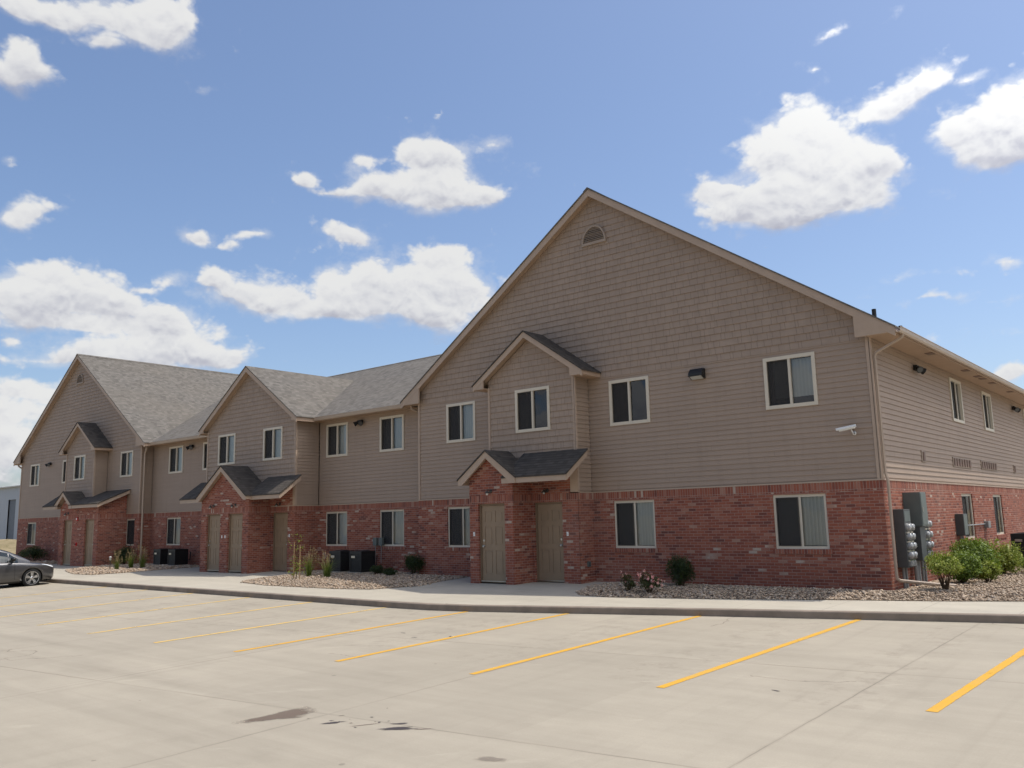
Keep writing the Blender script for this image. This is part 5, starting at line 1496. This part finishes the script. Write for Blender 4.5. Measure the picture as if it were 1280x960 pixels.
def cloud_mesh():
    az = np.radians(np.arange(-180, 180.01, .30)); el = np.radians(np.concatenate([np.arange(-1.5, 46, .28), np.arange(46.5, 70, 1.5)]))
    A, E_ = np.meshgrid(az, el, indexing='ij')
    wz = .35*np.sin(A*23+E_*31)+.25*np.sin(A*51-E_*37+1); we = .25*np.sin(A*29-E_*41+2)+.18*np.sin(A*63+E_*57)
    a, e = np.degrees(A)+wz, np.degrees(E_)+we
    Fs = np.zeros_like(a); Ss = np.zeros_like(a); W_ = np.zeros_like(a)+1e-6
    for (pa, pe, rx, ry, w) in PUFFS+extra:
        da = ((a-pa+180) % 360-180)*math.cos(math.radians(pe)); de = e-pe
        de2 = np.where(de < 0, de*1.45, de)
        g = w*np.exp(-1.35*((da/(rx*1.12))**2+(de2/(ry*1.16))**2)); g = np.where(g > .004, g, 0)
        Fs += g*g; Ss += g*np.clip(de/ry, -1.3, 1.3)*min(1, ry/1.0); W_ += g
    Fs = np.sqrt(Fs); R0 = 1500.0
    V = np.stack([np.sin(A)*np.cos(E_), np.cos(A)*np.cos(E_), np.sin(E_)], -1)*R0
    na, ne = A.shape; idx = np.arange(na*ne).reshape(na, ne)
    keep = (Fs[:-1,:-1]+Fs[1:,:-1]+Fs[:-1,1:]+Fs[1:,1:]) > .02
    q = np.stack([idx[:-1,:-1], idx[1:,:-1], idx[1:,1:], idx[:-1,1:]], -1)[keep]
    used = np.unique(q); remap = np.zeros(na*ne, np.int64); remap[used] = np.arange(len(used)); q = remap[q]
    me = bpy.data.meshes.new('clouds'); VV = V.reshape(-1, 3)[used]
    me.vertices.add(len(VV)); me.vertices.foreach_set('co', VV.astype(np.float32).ravel())
    me.loops.add(q.size); me.loops.foreach_set('vertex_index', q.ravel().astype(np.int32))
    me.polygons.add(len(q)); me.polygons.foreach_set('loop_start', np.arange(0, q.size, 4, dtype=np.int32))
    me.update(calc_edges=True)
    for nm_, arr in (('dens', Fs), ('rise', Ss/W_)):
        at = me.attributes.new(nm_, 'FLOAT', 'POINT'); at.data.foreach_set('value', arr.ravel()[used].astype(np.float32))
    me.polygons.foreach_set('use_smooth', [True]*len(me.polygons))
    return me
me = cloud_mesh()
n = NT('cloud'); n.n.remove(n.b); t = n
g = n.new('ShaderNodeNewGeometry').outputs['Position']
v = n.scalev(g, (1/1500., 1/1500., 1.35/1500.))
def attr(a):
    q = n.new('ShaderNodeAttribute'); q.attribute_name = a; return q.outputs['Fac']
D_, S_ = attr('dens'), attr('rise')
def billow(vec):
    """round overlapping puffs at three sizes"""
    wv = n.new('ShaderNodeTexNoise'); n.put(wv.inputs['Vector'], vec); wv.inputs['Scale'].default_value = 22; wv.inputs['Detail'].default_value = 5
    sb = n.new('ShaderNodeVectorMath', operation='SUBTRACT'); n.l.new(wv.outputs['Color'], sb.inputs[0]); sb.inputs[1].default_value = (.5,.5,.5)
    sc = n.new('ShaderNodeVectorMath', operation='SCALE'); n.l.new(sb.outputs[0], sc.inputs[0]); sc.inputs['Scale'].default_value = .035
    ad = n.new('ShaderNodeVectorMath', operation='ADD'); n.put(ad.inputs[0], vec); n.l.new(sc.outputs[0], ad.inputs[1])
    tot = None
    for scale, amp in ((26, .55), (62, .26), (150, .12)):
        vo = n.new('ShaderNodeTexVoronoi'); vo.feature = 'SMOOTH_F1'; vo.inputs['Scale'].default_value = scale; vo.inputs['Smoothness'].default_value = .25
        n.l.new(ad.outputs[0], vo.inputs['Vector'])
        q = n.math('MULTIPLY', n.math('SUBTRACT', .46, vo.outputs['Distance']), amp)
        tot = q if tot is None else n.math('ADD', tot, q)
    return tot
def shifted(dx, dy, dz):
    q = n.new('ShaderNodeVectorMath', operation='ADD'); n.put(q.inputs[0], v); q.inputs[1].default_value = (dx, dy, dz); return q.outputs[0]
b0 = billow(v); b1 = billow(shifted(.0035, -.001, .0085))
n1 = n.noise(v, 34, 7, .58); n2 = n.noise(v, 8, 4, .5)
base = n.math('ADD', D_, n.math('MULTIPLY', n.math('SUBTRACT', n1, .5), .62))
val = n.math('ADD', base, n.math('MULTIPLY', b0, 1.0))
soft = n.math('MAXIMUM', n.math('MULTIPLY', S_, -.50), 0.0)
alpha = n.new('ShaderNodeMapRange'); alpha.interpolation_type = 'SMOOTHSTEP'
n.put(alpha.inputs[0], val); alpha.inputs[1].default_value = .16; n.put(alpha.inputs[2], n.math('ADD', .52, soft)); alpha.inputs[3].default_value = 0; alpha.inputs[4].default_value = 1
veil = n.new('ShaderNodeMapRange'); veil.interpolation_type = 'SMOOTHSTEP'
n.put(veil.inputs[0], n.math('ADD', D_, n.math('MULTIPLY', n.math('SUBTRACT', n1, .5), 1.3))); veil.inputs[1].default_value = .12; veil.inputs[2].default_value = .75; veil.inputs[3].default_value = 0; veil.inputs[4].default_value = .55
aout = n.math('MAXIMUM', alpha.outputs[0], veil.outputs[0])
relief = n.math('MULTIPLY', n.math('SUBTRACT', b0, b1), 1.25)
thick = n.math('MULTIPLY', n.math('SUBTRACT', val, .55, clamp=True), .30)
sh = n.math('ADD', n.math('ADD', n.math('MULTIPLY', S_, .62), relief), .72)
sh = n.math('ADD', sh, n.math('MULTIPLY', n.math('SUBTRACT', n2, .5), .7))
sh = n.math('SUBTRACT', sh, thick, clamp=True)
col = n.ramp(sh, [(0, (.54,.55,.64)), (.30, (.67,.68,.75)), (.60, (.88,.885,.91)), (.85, (.98,.98,.98)), (1, (1.0,1.0,.99))])
em = n.new('ShaderNodeEmission'); n.put(em.inputs[0], col); 
nv = n.new('ShaderNodeVectorMath', operation='NORMALIZE'); n.put(nv.inputs[0], g)
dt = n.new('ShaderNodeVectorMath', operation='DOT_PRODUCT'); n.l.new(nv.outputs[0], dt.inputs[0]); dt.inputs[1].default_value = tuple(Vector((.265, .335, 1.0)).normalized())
# emission near the sun overdriven so the added eastern clouds light the side wall
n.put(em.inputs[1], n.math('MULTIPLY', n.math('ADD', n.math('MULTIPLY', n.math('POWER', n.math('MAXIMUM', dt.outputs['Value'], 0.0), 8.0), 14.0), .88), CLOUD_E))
tr = n.new('ShaderNodeBsdfTransparent'); mx = n.new('ShaderNodeMixShader')
n.put(mx.inputs[0], n.math('MULTIPLY', aout, .97)); n.l.new(tr.outputs[0], mx.inputs[1]); n.l.new(em.outputs[0], mx.inputs[2])
n.l.new(mx.outputs[0], n.n['Material Output'].inputs[0])
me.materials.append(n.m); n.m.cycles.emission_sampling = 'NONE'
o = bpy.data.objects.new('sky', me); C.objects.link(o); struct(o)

SD = Vector((.265, .335, 1.0)).normalized()     # towards the sun
elev = math.asin(SD.z); azs = math.atan2(SD.x, SD.y)
w = bpy.data.worlds.new('World'); scene.world = w; w.use_nodes = True
nt = w.node_tree; bg = nt.nodes['Background']
sky = nt.nodes.new('ShaderNodeTexSky'); sky.sky_type = 'NISHITA'; sky.sun_disc = False
sky.sun_elevation = elev; sky.sun_rotation = azs; sky.air_density = 1.0; sky.dust_density = 2.4; sky.ozone_density = 1.2; sky.altitude = 300
tn = nt.nodes.new('ShaderNodeMix'); tn.data_type = 'RGBA'; tn.blend_type = 'MULTIPLY'; tn.inputs[0].default_value = 1; tn.inputs[7].default_value = (.97, 1.02, 1.10, 1)
nt.links.new(sky.outputs[0], tn.inputs[6]); nt.links.new(tn.outputs[2], bg.inputs[0]); bg.inputs[1].default_value = SKY_S
ld = bpy.data.lights.new('sun', 'SUN'); ld.energy = SUN_S; ld.angle = R(.53); ld.color = (1, .955, .88)
lo_ = bpy.data.objects.new('sun', ld); C.objects.link(lo_); lo_.rotation_euler = (-SD).to_track_quat('-Z', 'Y').to_euler(); lo_.location = SD*60

cd = bpy.data.cameras.new('camera'); cam = bpy.data.objects.new('camera', cd); C.objects.link(cam)
cd.sensor_width = 36; cd.lens = 36*1061.6/1280; cd.clip_end = 6000; cd.clip_start = .1
r_ = Vector((0.7609371175434181, 0.648435313207976, -0.02250217166383369)); u_ = Vector((0.11887206766824543, -0.1052339161756563, 0.9873172005058006)); f_ = Vector((-0.6378433464989586, 0.7539611843266265, 0.157157239272648))
mw = Matrix((r_, u_, -f_)).transposed().to_4x4(); mw.translation = Vector((5.803142, -19.045974, 1.68715))
cam.matrix_world = mw
scene.camera = cam
vs = scene.view_settings; vs.view_transform = 'Standard'; vs.look = 'None'; vs.exposure = EXPO; vs.gamma = 1; vs.use_curve_mapping = False
scene.render.engine = 'CYCLES'
cy = scene.cycles; cy.max_bounces = 8; cy.diffuse_bounces = 4; cy.glossy_bounces = 3; cy.transparent_max_bounces = 12; cy.use_denoising = True
cy.sample_clamp_indirect = 6
scene.render.film_transparent = False
